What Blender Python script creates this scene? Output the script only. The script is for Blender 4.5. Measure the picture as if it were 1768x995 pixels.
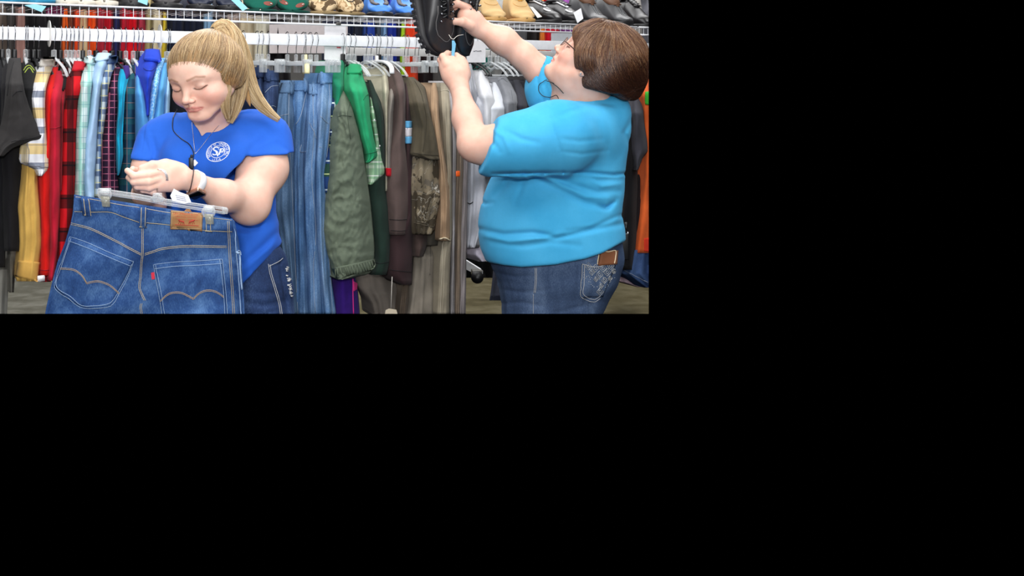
import bpy, bmesh, math, random
import numpy as np
from mathutils import Vector, Matrix
from mathutils.bvhtree import BVHTree
from mathutils import noise as mnoise
random.seed(7); RNG = np.random.default_rng(7)
for o in list(bpy.data.objects): bpy.data.objects.remove(o)
SC = bpy.context.scene; COL = SC.collection
# ---------------------------------------------------------------- camera
F = 1620.0; CX = 560.0; CY = 130.0; EYE = 1.5        # focal length and optical centre in frame pixels
cam_d = bpy.data.cameras.new('camera'); cam = bpy.data.objects.new('camera', cam_d); COL.objects.link(cam)
cam.location = (0, 0, EYE); cam.rotation_euler = (math.pi/2, 0, 0)
cam_d.sensor_width = 36; cam_d.lens = F/1768*36
cam_d.shift_x = (884-CX)/1768; cam_d.shift_y = (CY-497.5)/1768
cam_d.clip_start = 0.05
SC.camera = cam
# ---------------------------------------------------------------- light, exposure
w = bpy.data.worlds.new('World'); SC.world = w; w.use_nodes = True
w.node_tree.nodes['Background'].inputs[0].default_value = (0, 0, 0, 1)
w.node_tree.nodes['Background'].inputs[1].default_value = 0
SC.view_settings.view_transform = 'Standard'; SC.view_settings.look = 'None'
SC.view_settings.gamma = 1; SC.view_settings.use_curve_mapping = False
SC.view_settings.exposure = 0.12
def area(name, loc, target, size, power, color=(1, 1, 1)):
    d = bpy.data.lights.new(name, 'AREA'); d.shape = 'RECTANGLE'; d.size, d.size_y = size; d.energy = power; d.color = color
    o = bpy.data.objects.new(name, d); COL.objects.link(o); o.location = loc
    o.rotation_euler = (Vector(target)-Vector(loc)).to_track_quat('-Z', 'Y').to_euler()
    return o
area('camera_flash', (-0.12, -0.25, 1.78), (0.15, 3.2, 1.35), (0.16, 0.12), 31)
area('front_fill_light', (0.6, -3.2, 2.6), (0.1, 3.4, 1.2), (5.0, 2.6), 168, (0.97, 0.985, 1))  # added broad fill from behind the camera, not an actual window
area('ceiling_lights', (0.2, 1.9, 3.6), (0.2, 3.1, 0), (5.0, 2.0), 135)
area('ceiling_lights', (0.6, 5.8, 4.0), (0.6, 5.9, 0), (6, 2.5), 240)
SC.cycles.max_bounces = 6
SC.cycles.sample_clamp_indirect = 4

# ---------------------------------------------------------------- placing
def P(px, py, Y): return Vector(((px-CX)/F*Y, Y, EYE-(py-CY)/F*Y))
RU = Vector((0.8563, 0.5164, 0)); RN = Vector((0.5164, -0.8563, 0))     # along the clothes rail, and out from it into the room
R0 = Vector((-1.037, 3.0, 0))
NR0 = RN.dot(R0)
def Yt(px, t): a = (px-CX)/F; return (t+NR0)/(RN.x*a+RN.y)              # depth at which the layer t in front of the rail is seen
def Q(px, py, t=0.0): return P(px, py, Yt(px, t))

# ---------------------------------------------------------------- materials
def rgb(r, g, b, a=1):
    f = lambda c: (c/255/12.92) if c/255 <= .04045 else ((c/255+.055)/1.055)**2.4
    return (f(r), f(g), f(b), a)
class NT:
    def __init__(s, name, rough=.8, spec=.3):
        s.m = bpy.data.materials.new(name); s.m.use_nodes = True; s.t = s.m.node_tree
        s.b = s.t.nodes['Principled BSDF']; s.b.inputs['Roughness'].default_value = rough
        s.b.inputs['Specular IOR Level'].default_value = spec
    def n(s, typ, **kw):
        nd = s.t.nodes.new(typ)
        for k, v in kw.items(): setattr(nd, k, v)
        return nd
    def l(s, a, b): s.t.links.new(a, b)
    def val(s, sock, v):
        if hasattr(v, 'links') or hasattr(v, 'is_output'): s.l(v, sock)
        else: sock.default_value = v
    def math(s, op, a, b=None, c=None):
        nd = s.n('ShaderNodeMath', operation=op)
        s.val(nd.inputs[0], a)
        if b is not None: s.val(nd.inputs[1], b)
        if c is not None: s.val(nd.inputs[2], c)
        return nd.outputs[0]
    def mix(s, fac, a, b, bt='MIX'):
        nd = s.n('ShaderNodeMix', data_type='RGBA', blend_type=bt)
        s.val(nd.inputs[0], fac); s.val(nd.inputs[6], a); s.val(nd.inputs[7], b)
        return nd.outputs[2]
    def noise(s, scale, detail=3, vec=None, rough=.5, dist=0):
        nd = s.n('ShaderNodeTexNoise'); nd.inputs['Scale'].default_value = scale; nd.inputs['Detail'].default_value = detail
        nd.inputs['Roughness'].default_value = rough; nd.inputs['Distortion'].default_value = dist
        if vec is None: vec = s.n('ShaderNodeTexCoord').outputs['Object']
        s.l(vec, nd.inputs['Vector']); return nd.outputs['Fac']
    def ramp(s, fac, stops, interp='LINEAR'):
        nd = s.n('ShaderNodeValToRGB'); nd.color_ramp.interpolation = interp
        e = nd.color_ramp.elements
        while len(e) < len(stops): e.new(.5)
        for el, (p, c) in zip(e, stops): el.position = p; el.color = c
        s.l(fac, nd.inputs[0]); return nd.outputs[0]
    def bump(s, h, strength=.3, dist=.002):
        nd = s.n('ShaderNodeBump'); nd.inputs['Strength'].default_value = strength; nd.inputs['Distance'].default_value = dist
        s.l(h, nd.inputs['Height']); s.l(nd.outputs[0], s.b.inputs['Normal'])
    def map(s, vec, scale=(1, 1, 1), rot=(0, 0, 0)):
        nd = s.n('ShaderNodeMapping'); nd.inputs['Scale'].default_value = scale; nd.inputs['Rotation'].default_value = rot
        s.l(vec, nd.inputs[0]); return nd.outputs[0]
_cache = {}
def cloth(name, c, var=.16, rough=.9, weave=900, c2=None, bumps=.25):
    key = ('cloth', name, c)
    if key in _cache: return _cache[key]
    s = NT(name, rough, .15); co = s.n('ShaderNodeTexCoord').outputs['Object']
    a = s.noise(9, 4, co); b = s.noise(weave, 2, co)
    base = rgb(*c); dark = tuple(x*(1-var*1.6) for x in base[:3])+(1,); lite = tuple(min(1, x*(1+var)) for x in base[:3])+(1,)
    if c2: lite = rgb(*c2)
    col = s.ramp(a, [(.3, dark), (.7, lite)])
    col = s.mix(s.math('MULTIPLY', s.math('ADD', b, s.math('MULTIPLY', s.noise(160, 3, co), .5)), .38), col, tuple(x*.6 for x in base[:3])+(1,))
    s.l(col, s.b.inputs['Base Color']); s.b.inputs['Sheen Weight'].default_value = .04
    s.bump(s.math('ADD', s.math('MULTIPLY', s.noise(35, 3, co), 2.0), b), bumps, .003)
    _cache[key] = s.m; return s.m
def plain(name, c, rough=.5, metal=0, spec=.5, alpha=None):
    key = ('plain', name, c)
    if key in _cache: return _cache[key]
    s = NT(name, rough, spec); s.b.inputs['Metallic'].default_value = metal
    base = rgb(*c)
    col = s.ramp(s.noise(60, 3), [(.3, tuple(x*.93 for x in base[:3])+(1,)), (.7, base)])
    s.l(col, s.b.inputs['Base Color'])
    _cache[key] = s.m; return s.m
def clear(name, tint=(235, 238, 240), solid=.0):
    key = ('clear', name)
    if key in _cache: return _cache[key]
    m = bpy.data.materials.new(name); m.use_nodes = True; t = m.node_tree; t.nodes.clear()
    out = t.nodes.new('ShaderNodeOutputMaterial'); tr = t.nodes.new('ShaderNodeBsdfTransparent'); tr.inputs[0].default_value = (.97, .98, .98, 1)
    pr = t.nodes.new('ShaderNodeBsdfPrincipled'); pr.inputs['Base Color'].default_value = rgb(*tint); pr.inputs['Roughness'].default_value = .12
    pr.inputs['Specular IOR Level'].default_value = 1.0
    lw = t.nodes.new('ShaderNodeLayerWeight'); lw.inputs[0].default_value = .45
    mp = t.nodes.new('ShaderNodeMapRange'); mp.inputs[3].default_value = max(.02, .14+solid); mp.inputs[4].default_value = .75
    mx = t.nodes.new('ShaderNodeMixShader')
    t.links.new(lw.outputs['Facing'], mp.inputs[0]); t.links.new(mp.outputs[0], mx.inputs[0])
    t.links.new(tr.outputs[0], mx.inputs[1]); t.links.new(pr.outputs[0], mx.inputs[2]); t.links.new(mx.outputs[0], out.inputs[0])
    _cache[key] = m; return m
def plaid(name, base, bands, rough=.9):
    """bands: (axis, period m, offset, width fraction, colour, strength)"""
    key = ('plaid', name)
    if key in _cache: return _cache[key]
    s = NT(name, rough, .15); uv = s.n('ShaderNodeTexCoord').outputs['UV']
    sp = s.n('ShaderNodeSeparateXYZ'); s.l(uv, sp.inputs[0])
    col = None; cur = rgb(*base)
    for ax, per, off, wd, c, st in bands:
        f = s.math('FRACT', s.math('ADD', s.math('DIVIDE', sp.outputs[ax], per), off))
        f = s.math('MULTIPLY', s.math('LESS_THAN', f, wd), st)
        cur = s.mix(f, cur, rgb(*c))
    n = s.noise(1200, 1); cur = s.mix(s.math('MULTIPLY', n, .2), cur, (0, 0, 0, 1))
    s.l(cur, s.b.inputs['Base Color']); s.bump(s.noise(30, 3), .3, .003)
    _cache[key] = s.m; return s.m
def denim(name, dark, mid, light, fade=.5, scale=7, vertical=True):
    key = ('denim', name)
    if key in _cache: return _cache[key]
    s = NT(name, .85, .2); co = s.n('ShaderNodeTexCoord').outputs['Object']
    v = s.map(co, (1, 1, .28)) if vertical else co
    a = s.noise(scale, 5, v, .62, .3); wv = s.noise(520, 2, s.map(co, (1, 1, .35), (0, .5, 0)))
    f = s.math('ADD', s.math('MULTIPLY', a, .8), s.math('MULTIPLY', wv, .28))
    col = s.ramp(f, [(.32, rgb(*dark)), (.52, rgb(*mid)), (.75, rgb(*light))])
    s.l(col, s.b.inputs['Base Color'])
    s.bump(s.math('ADD', s.math('MULTIPLY', s.noise(28, 4, co), 2.0), wv), .35, .003)
    _cache[key] = s.m; return s.m
def vcol_mat(name, rough=.5, spec=.4, sss=0, bump=None, scale=300):
    key = ('vc', name)
    if key in _cache: return _cache[key]
    s = NT(name, rough, spec); at = s.n('ShaderNodeAttribute', attribute_name='Col')
    col = at.outputs['Color']
    if sss:
        mo = s.ramp(s.noise(45, 4), [(.35, (.97, .90, .88, 1)), (.65, (1, 1, 1, 1))]); col = s.mix(1, col, mo, 'MULTIPLY')
    s.l(col, s.b.inputs['Base Color'])
    if sss:
        s.b.inputs['Subsurface Weight'].default_value = sss; s.b.inputs['Subsurface Radius'].default_value = (1, .35, .2)
        s.b.inputs['Subsurface Scale'].default_value = .006
    if bump: s.bump(s.noise(scale, 3), bump, .001)
    _cache[key] = s.m; return s.m

# ---------------------------------------------------------------- objects
def link(o, parent=None):
    COL.objects.link(o)
    if parent is not None: o.parent = parent
    return o
def mobj(name, verts, faces, mat, parent=None, smooth=True, uv=None, col=None):
    me = bpy.data.meshes.new(name); me.from_pydata([tuple(v) for v in verts], [], [tuple(f) for f in faces]); 
    if smooth: me.polygons.foreach_set('use_smooth', [True]*len(me.polygons))
    if uv is not None:
        l = me.uv_layers.new(name='UVMap'); li = np.zeros(len(me.loops), int); me.loops.foreach_get('vertex_index', li)
        l.data.foreach_set('uv', np.asarray(uv, float)[li].ravel())
    if col is not None:
        a = me.color_attributes.new('Col', 'FLOAT_COLOR', 'POINT'); c = np.ones((len(verts), 4)); c[:, :3] = np.asarray(col)[:, :3]; a.data.foreach_set('color', c.ravel())
    if mat: me.materials.append(mat)
    me.update()
    o = bpy.data.objects.new(name, me); return link(o, parent)
def empty(name, loc=(0, 0, 0)):
    o = bpy.data.objects.new(name, None); o.location = loc; o.empty_display_size = .05; return link(o)
def tag(o, label=None, cat=None, group=None, kind=None):
    for k, v in (('label', label), ('category', cat), ('group', group), ('kind', kind)):
        if v: o[k] = v
    return o
def adopt(root, *kids):
    """parent kids (built in world space) to an Empty standing at its own location"""
    inv = Matrix.Translation(root.location).inverted()
    for k in kids: k.parent = root; k.matrix_parent_inverse = inv
def thing(name, loc, label, cat, group=None):
    return tag(empty(name, loc), label, cat, group)
def root_of(name, label, cat, parts, group=None):
    zs = [v.co for p in parts if p.type == 'MESH' for v in p.data.vertices]
    a = np.array([tuple(c) for c in zs]); loc = ((a[:, 0].min()+a[:, 0].max())/2, (a[:, 1].min()+a[:, 1].max())/2, a[:, 2].min())
    r = thing(name, loc, label, cat, group); adopt(r, *parts); return r
class MB:
    def __init__(s): s.v = []; s.f = []; s.c = []
    def add(s, v, f, col=None):
        n = len(s.v); s.v += [tuple(x) for x in v]; s.f += [tuple(i+n for i in q) for q in f]
        s.c += [col or (1, 1, 1)]*len(v); return s
    def tube(s, pts, r, n=8, closed=False, cap=True, col=None, flat=None):
        pts = [Vector(p) for p in pts]; m = len(pts); rr = r if hasattr(r, '__len__') else [r]*m
        V = []; up = None
        for i, p in enumerate(pts):
            a = pts[(i-1) % m] if (closed or i > 0) else p; b = pts[(i+1) % m] if (closed or i < m-1) else p
            d = (b-a).normalized() if (b-a).length > 1e-9 else Vector((0, 0, 1))
            if up is None: up = Vector((0, 0, 1)) if abs(d.z) < .9 else Vector((1, 0, 0))
            x = d.cross(up); x = x.normalized() if x.length > 1e-6 else Vector((1, 0, 0)); up = x.cross(d).normalized()
            for k in range(n):
                t = 2*math.pi*k/n; fy = flat if flat else 1
                V.append(p+x*math.cos(t)*rr[i]+up*math.sin(t)*rr[i]*fy)
        Fc = []
        for i in range(m if closed else m-1):
            j = (i+1) % m
            for k in range(n): Fc.append((i*n+k, i*n+(k+1) % n, j*n+(k+1) % n, j*n+k))
        if cap and not closed: Fc.append(tuple(range(n-1, -1, -1))); Fc.append(tuple((m-1)*n+k for k in range(n)))
        return s.add(V, Fc, col)
    def box(s, c, size, M=None, bev=0):
        hx, hy, hz = [q/2 for q in size]; c = Vector(c); M = M or Matrix.Identity(3)
        b = bev
        bm = bmesh.new(); bmesh.ops.create_cube(bm, size=1)
        for v in bm.verts: v.co = Vector((v.co.x*2*hx, v.co.y*2*hy, v.co.z*2*hz))
        if b: bmesh.ops.bevel(bm, geom=list(bm.edges), offset=b, segments=2, affect='EDGES', profile=.6)
        bm.verts.index_update()
        s.add([c+M @ v.co for v in bm.verts], [[v.index for v in f.verts] for f in bm.faces]); bm.free(); return s
    def ball(s, c, r, M=None, nu=14, nv=10):
        c = Vector(c); r = r if hasattr(r, '__len__') else (r, r, r); M = M or Matrix.Identity(3); V = []; Fc = []
        for i in range(nv+1):
            th = math.pi*i/nv
            for j in range(nu):
                ph = 2*math.pi*j/nu
                V.append(c+M @ Vector((r[0]*math.sin(th)*math.cos(ph), r[1]*math.sin(th)*math.sin(ph), r[2]*math.cos(th))))
        for i in range(nv):
            for j in range(nu): Fc.append((i*nu+j, i*nu+(j+1) % nu, (i+1)*nu+(j+1) % nu, (i+1)*nu+j))
        return s.add(V, Fc)
    def poly(s, pts, d):
        """closed planar polygon given a thickness vector d"""
        n = len(pts); d = Vector(d); V = [Vector(p)+d*.5 for p in pts]+[Vector(p)-d*.5 for p in pts]
        return s.add(V, [tuple(range(n)), tuple(range(2*n-1, n-1, -1))]+[(i, n+i, n+(i+1) % n, (i+1) % n) for i in range(n)])
    def build(s, name, mat, parent=None, smooth=True, cols=False):
        o = mobj(name, s.v, s.f, mat, parent, smooth, col=s.c if cols else None); return o
def spline(pts, n=40, closed=False):
    p = [np.array(q, float) for q in pts]; m = len(p); out = []
    segs = m if closed else m-1
    for i in range(segs):
        a = p[(i-1) % m] if closed or i > 0 else 2*p[0]-p[1]; b = p[i]; c = p[(i+1) % m]; d = p[(i+2) % m] if closed or i+2 < m else 2*p[-1]-p[-2]
        k = max(2, n//segs)
        for j in range(k):
            t = j/k; out.append(.5*((2*b)+(-a+c)*t+(2*a-5*b+4*c-d)*t*t+(-a+3*b-3*c+d)*t**3))
    if not closed: out.append(p[-1])
    return out

# ---------------------------------------------------------------- implicit surfaces for bodies and cloth on bodies
def smin(a, b, k):
    if k <= 0: return np.minimum(a, b)
    h = np.clip(.5+.5*(b-a)/k, 0, 1); return b*(1-h)+a*h-k*h*(1-h)
class Field:
    def __init__(s): s.ops = []
    def _add(s, fn, lo, hi, k, mode): s.ops.append((fn, np.array(lo, float), np.array(hi, float), k, mode)); return s
    def cone(s, a, b, ra, rb, k=.01, mode='u', flat=None):
        a = np.array(a, float); b = np.array(b, float); ba = b-a; L = max(1e-9, ba@ba); r = max(ra, rb)*(1.0)
        fd = None
        if flat is not None:           # (direction, factor): squash across the direction
            fd = np.array(flat[0], float); fd = fd/np.linalg.norm(fd); ff = flat[1]
        def fn(X, Y, Z):
            x, y, z = X-a[0], Y-a[1], Z-a[2]
            t = np.clip((x*ba[0]+y*ba[1]+z*ba[2])/L, 0, 1)
            x = x-t*ba[0]; y = y-t*ba[1]; z = z-t*ba[2]
            if fd is not None:
                q = (x*fd[0]+y*fd[1]+z*fd[2])*(1/ff-1); x = x+q*fd[0]; y = y+q*fd[1]; z = z+q*fd[2]
            return (np.sqrt(x*x+y*y+z*z)-(ra+(rb-ra)*t))*(ff if fd is not None and ff < 1 else 1)
        return s._add(fn, np.minimum(a, b)-r, np.maximum(a, b)+r, k, mode)
    def chain(s, pts, rs, k=.008, mode='u', flat=None):
        for i in range(len(pts)-1): s.cone(pts[i], pts[i+1], rs[i], rs[i+1], k, mode, flat)
        return s
    def ell(s, c, r, M=None, k=.01, mode='u'):
        c = np.array(c, float); r = np.array(r, float); R = np.array(M, float) if M is not None else np.eye(3); m = r.max()
        def fn(X, Y, Z):
            x, y, z = X-c[0], Y-c[1], Z-c[2]
            q = [R[0, i]*x+R[1, i]*y+R[2, i]*z for i in range(3)]
            k0 = np.sqrt(sum((q[i]/r[i])**2 for i in range(3)))+1e-9; k1 = np.sqrt(sum((q[i]/r[i]**2)**2 for i in range(3)))+1e-9
            return k0*(k0-1)/k1
        return s._add(fn, c-m, c+m, k, mode)
    def loft(s, rows, k=.02, mode='u', power=2.4, rot=0):
        """rows: (z, cx, cy, rx, ry) stacked vertically"""
        rows = sorted(rows); R = np.array(rows, float); z0, z1 = R[0, 0], R[-1, 0]
        zz = np.linspace(z0, z1, 200); sp = np.array(spline([tuple(r) for r in rows], 400)); 
        tab = [np.interp(zz, sp[:, 0], sp[:, i]) for i in range(1, 5)]
        ca, sa = math.cos(rot), math.sin(rot)
        def fn(X, Y, Z):
            cx, cy, rx, ry = [np.interp(Z.ravel(), zz, t).reshape(Z.shape) for t in tab]
            x = X-cx; y = Y-cy; x, y = ca*x+sa*y, -sa*x+ca*y
            d = ((np.abs(x/rx)**power+np.abs(y/ry)**power)**(1/power)-1)*np.minimum(rx, ry)
            return np.maximum(d, np.maximum(z0-Z, Z-z1))
        m = max(R[:, 3].max(), R[:, 4].max())
        return s._add(fn, (R[:, 1].min()-m, R[:, 2].min()-m, z0), (R[:, 1].max()+m, R[:, 2].max()+m, z1), k, mode)
    def fn(s, fn, lo, hi, k=0, mode='u'): return s._add(fn, lo, hi, k, mode)
    def plane(s, p, n, k=.003):       # keep the side against n
        p = np.array(p, float); n = np.array(n, float); n = n/np.linalg.norm(n)
        return s._add(lambda X, Y, Z: (X-p[0])*n[0]+(Y-p[1])*n[1]+(Z-p[2])*n[2], (-9,)*3, (9,)*3, k, 'i')
    def grid(s, lo, hi, h):
        lo = np.array(lo, float); ax = [np.arange(lo[i], hi[i]+h, h) for i in range(3)]
        D = np.full([len(a) for a in ax], .08)
        for fn, a, b, k, mode in s.ops:
            pad = k*1.3+3*h if mode != 'd' else 0
            sl = tuple(slice(max(0, int((a[i]-pad-lo[i])//h)), max(0, min(len(ax[i]), int((b[i]+pad-lo[i])//h)+2))) for i in range(3))
            if any(q.stop <= q.start for q in sl): continue
            X, Y, Z = np.meshgrid(ax[0][sl[0]], ax[1][sl[1]], ax[2][sl[2]], indexing='ij')
            d = fn(X, Y, Z); cur = D[sl]
            if mode == 'u': D[sl] = smin(cur, d, k)
            elif mode == 's': D[sl] = -smin(-cur, d, k)
            elif mode == 'i': D[sl] = -smin(-cur, -d, k)
            elif mode == 'd': D[sl] = cur+d
        return lo, D
    def mesh(s, lo, hi, h):
        lo, D = s.grid(lo, hi, h); return surface_nets(lo, D, h)
def surface_nets(lo, D, h):
    S = D < 0; n = D.shape
    c = [D[i:n[0]-1+i, j:n[1]-1+j, k:n[2]-1+k] for i in (0, 1) for j in (0, 1) for k in (0, 1)]
    sg = [x < 0 for x in c]; any_ = np.zeros(c[0].shape, bool); all_ = np.ones(c[0].shape, bool)
    for x in sg: any_ |= x; all_ &= x
    act = any_ & ~all_; idx = np.argwhere(act); m = len(idx)
    if m == 0: return np.zeros((0, 3)), np.zeros((0, 4), int)
    cv = np.array([x[act] for x in c]).T
    corner = np.array([(i, j, k) for i in (0, 1) for j in (0, 1) for k in (0, 1)], float)
    acc = np.zeros((m, 3)); cnt = np.zeros(m)
    for a in range(8):
        for b in range(a+1, 8):
            if np.abs(corner[a]-corner[b]).sum() != 1: continue
            va, vb = cv[:, a], cv[:, b]; cr = (va < 0) != (vb < 0)
            t = np.where(cr, va/np.where(cr, va-vb, 1), 0)
            p = corner[a]+(corner[b]-corner[a])*t[:, None]
            acc[cr] += p[cr]; cnt[cr] += 1
    V = lo+(idx+acc/cnt[:, None])*h
    vid = -np.ones(act.shape, int); vid[tuple(idx.T)] = np.arange(m)
    Fs = []
    for ax in range(3):
        o1, o2 = (ax+1) % 3, (ax+2) % 3
        s0 = np.moveaxis(S, ax, 0); cr = s0[:-1] != s0[1:]
        cr = np.moveaxis(cr, 0, ax); e = np.argwhere(cr)
        ok = np.ones(len(e), bool)
        for o in (o1, o2): ok &= (e[:, o] > 0) & (e[:, o] < n[o]-1)
        e = e[ok]; q = []
        for da, db in ((-1, -1), (0, -1), (0, 0), (-1, 0)):
            g = e.copy(); g[:, o1] += da; g[:, o2] += db; q.append(vid[tuple(g.T)])
        q = np.array(q).T; ins = S[tuple(e.T)]; q[~ins] = q[~ins][:, ::-1]; Fs.append(q)
    return V, np.concatenate(Fs)
def fmesh(name, parts, mat, parent=None, col=None):
    """one mesh object from a list of (verts, quads)"""
    V = []; Fc = []; n = 0
    for v, f in parts: V.append(v); Fc.append(f+n); n += len(v)
    V = np.concatenate(V); Fc = np.concatenate(Fc)
    return mobj(name, V, Fc.tolist(), mat, parent, True, col=col(V) if col else None)
def bvh_of(*objs):
    V = []; Fc = []
    for o in objs:
        n = len(V); V += [o.matrix_world @ v.co if False else v.co.copy() for v in o.data.vertices]; Fc += [tuple(i+n for i in p.vertices) for p in o.data.polygons]
    return BVHTree.FromPolygons(V, Fc)
def drape(bvh, px, py, off=.0015, default=3):
    """the point of a surface that is seen at a place of the photograph, lifted off it a little"""
    o = Vector((0, 0, EYE)); d = (P(px, py, 1)-o).normalized()
    hit, nrm, i, dist = bvh.ray_cast(o, d)
    for dx, dy in ((.13, .07), (-.17, .11), (.4, -.3), (-.4, .4)):
        if hit is None: hit, nrm, i, dist = bvh.ray_cast(o, (P(px+dx, py+dy, 1)-o).normalized())
    if hit is None: return P(px, py, default)
    if nrm.dot(d) > 0: nrm = -nrm
    return hit+nrm*off

def patch(name, bvh, poly, mat, parent, off=.003, Yd=2.7, n=14):
    """a panel of cloth lying on a surface: a quad grid inside a four-sided outline (corners tl, tr, br, bl)"""
    tl, tr, br, bl = [np.array(p, float) for p in poly]; V = []; Fq = []; m = n
    for s in range(2):
        for i in range(m+1):
            for j in range(m+1):
                a = tl+(tr-tl)*j/m; b = bl+(br-bl)*j/m; p = a+(b-a)*i/m; V.append(drape(bvh, p[0], p[1], off if s == 0 else -.001, Yd))
    K = (m+1)**2
    for i in range(m):
        for j in range(m):
            a = i*(m+1)+j; Fq.append((a, a+m+1, a+m+2, a+1)); Fq.append((K+a, K+a+1, K+a+m+2, K+a+m+1))
    rim = [j for j in range(m+1)]+[i*(m+1)+m for i in range(1, m+1)]+[m*(m+1)+j for j in range(m-1, -1, -1)]+[i*(m+1) for i in range(m-1, 0, -1)]
    for a, b in zip(rim, rim[1:]+rim[:1]): Fq.append((a, b, K+b, K+a))
    return mobj(name, V, Fq, mat, parent)
# ================================================================ the shop: floor, back wall
def structure(o): o['kind'] = 'structure'; return o
s = NT('worn_concrete', .45, .4); co = s.n('ShaderNodeTexCoord').outputs['Object']
f = s.math('ADD', s.math('MULTIPLY', s.noise(2.2, 6, s.map(co, (1, 2.4, 1)), .62, .6), .75), s.math('MULTIPLY', s.noise(14, 4, co), .3))
sp = s.n('ShaderNodeSeparateXYZ'); s.l(co, sp.inputs[0])
colA = s.ramp(f, [(.3, rgb(78, 76, 66)), (.5, rgb(112, 110, 98)), (.72, rgb(150, 148, 138))]); colB = s.ramp(f, [(.3, rgb(74, 68, 44)), (.5, rgb(108, 100, 72)), (.72, rgb(142, 134, 106))])
g = s.math('MULTIPLY', s.math('ADD', sp.outputs[0], .9), .9); g2 = s.n('ShaderNodeClamp'); s.l(g, g2.inputs[0])
s.l(s.mix(g2.outputs[0], colA, colB), s.b.inputs['Base Color']); s.bump(s.noise(60, 3, co), .15, .002)
structure(mobj('floor', [(-4, 2.0, 0), (6, 2.0, 0), (6, 9.2, 0), (-4, 9.2, 0), (-4, 2.0, -.1), (6, 2.0, -.1), (6, 9.2, -.1), (-4, 9.2, -.1)], [(0, 1, 2, 3), (7, 6, 5, 4), (0, 4, 5, 1), (1, 5, 6, 2), (2, 6, 7, 3), (3, 7, 4, 0)], s.m, smooth=False))
mb = MB(); mb.box((1, 9.15, 1.6), (10, .1, 3.2)); structure(mb.build('wall_back', cloth('grey_painted_wall', (96, 94, 92), .08, .8), smooth=False))
structure(mobj('ceiling', [(-4, 1.0, 4.4), (6, 1.0, 4.4), (6, 9.2, 4.4), (-4, 9.2, 4.4), (-4, 1.0, 4.5), (6, 1.0, 4.5), (6, 9.2, 4.5), (-4, 9.2, 4.5)], [(3, 2, 1, 0), (4, 5, 6, 7), (1, 5, 4, 0), (2, 6, 5, 1), (3, 7, 6, 2), (0, 4, 7, 3)], plain('ceiling_white', (215, 215, 212), .8), smooth=False))
white_m = plain('white_enamel_steel', (240, 242, 246), .35); chrome = plain('chrome_wire', (150, 152, 156), .22, 1); clr = clear('clear_plastic')
blk = plain('black_plastic', (18, 18, 20), .4)
def rail_pt(px, t, z): Y = Yt(px, t); return Vector(((px-CX)/F*Y, Y, z))
def L3(s_, t, z): return R0+RU*s_+RN*t+Vector((0, 0, z))       # along the rail, out from it, height
def s_of(px, t=0): p = rail_pt(px, t, 0)-R0; return p.dot(RU)
RM = Matrix((RU, -RN, Vector((0, 0, 1)))).transposed()
# clothes rail of three butted lengths
ends = [(-60, 136.6), (137.4, 596.5), (597.5, 1122)]
for (a, b), lb in zip(ends, ('left length of the white flat clothes rail, over the black and red shirts', 'middle length of the white flat clothes rail, behind the blonde ponytail', 'right length of the white flat clothes rail, behind the raised arms')):
    sa, sb = s_of(a), s_of(b); mb = MB(); mb.box((0, 0, 0), (sb-sa, .012, .0425), bev=.002)
    o = mb.build('clothes_rail', white_m); o.matrix_world = Matrix.Translation(L3((sa+sb)/2, 0, 1.6345)) @ RM.to_4x4(); tag(o, lb, 'rail', 'clothes rail lengths')
# wire shelves
ZT, ZL = 1.7325, 1.6955
def wire_shelf(pa, pb, label):
    sa, sb = s_of(pa), s_of(pb); parts = []
    for z, r in ((ZT, .0032), (ZL, .0038)):
        mb = MB(); mb.tube([L3(sa, .015, z), L3(sb, .015, z)], r); parts.append(mb.build('front_rod', white_m))
    mb = MB(); n = int((sb-sa)/.0310)
    for i in range(n+1):
        q = sa+.004+i*.0310; mb.tube([L3(q, .013, ZL-.002), L3(q, .013, ZT), L3(q, -.34, ZT)], .0013, n=6)
    parts.append(mb.build('deck_wire', white_m))
    mb = MB(); 
    for i in range(0, n, 16): q = sa+.02+i*.031; mb.tube([L3(q, .013, ZL-.002), L3(q, -.28, 1.50)], .0030, n=6)
    return root_of('wire_shelf', label, 'shelf', parts, 'white wire shoe shelves')
wire_shelf(-70, 1096, 'long white wire shelf holding the row of shoes')
wire_shelf(1099, 1122, 'short end of white wire shelf right of the auburn hair')
for x, y in ((584, 41),):
    mb = MB(); c = rail_pt(x, .02, 1.5-(y-130)/F*Yt(x, .02)); mb.box(c, (.020, .012, .012), RM, .002); o = mb.build('shelf_clip', plain('grey_steel', (110, 108, 104), .4, .6)); tag(o, 'small grey clip on the shelf\'s lower rod above the white card', 'clip')
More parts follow.
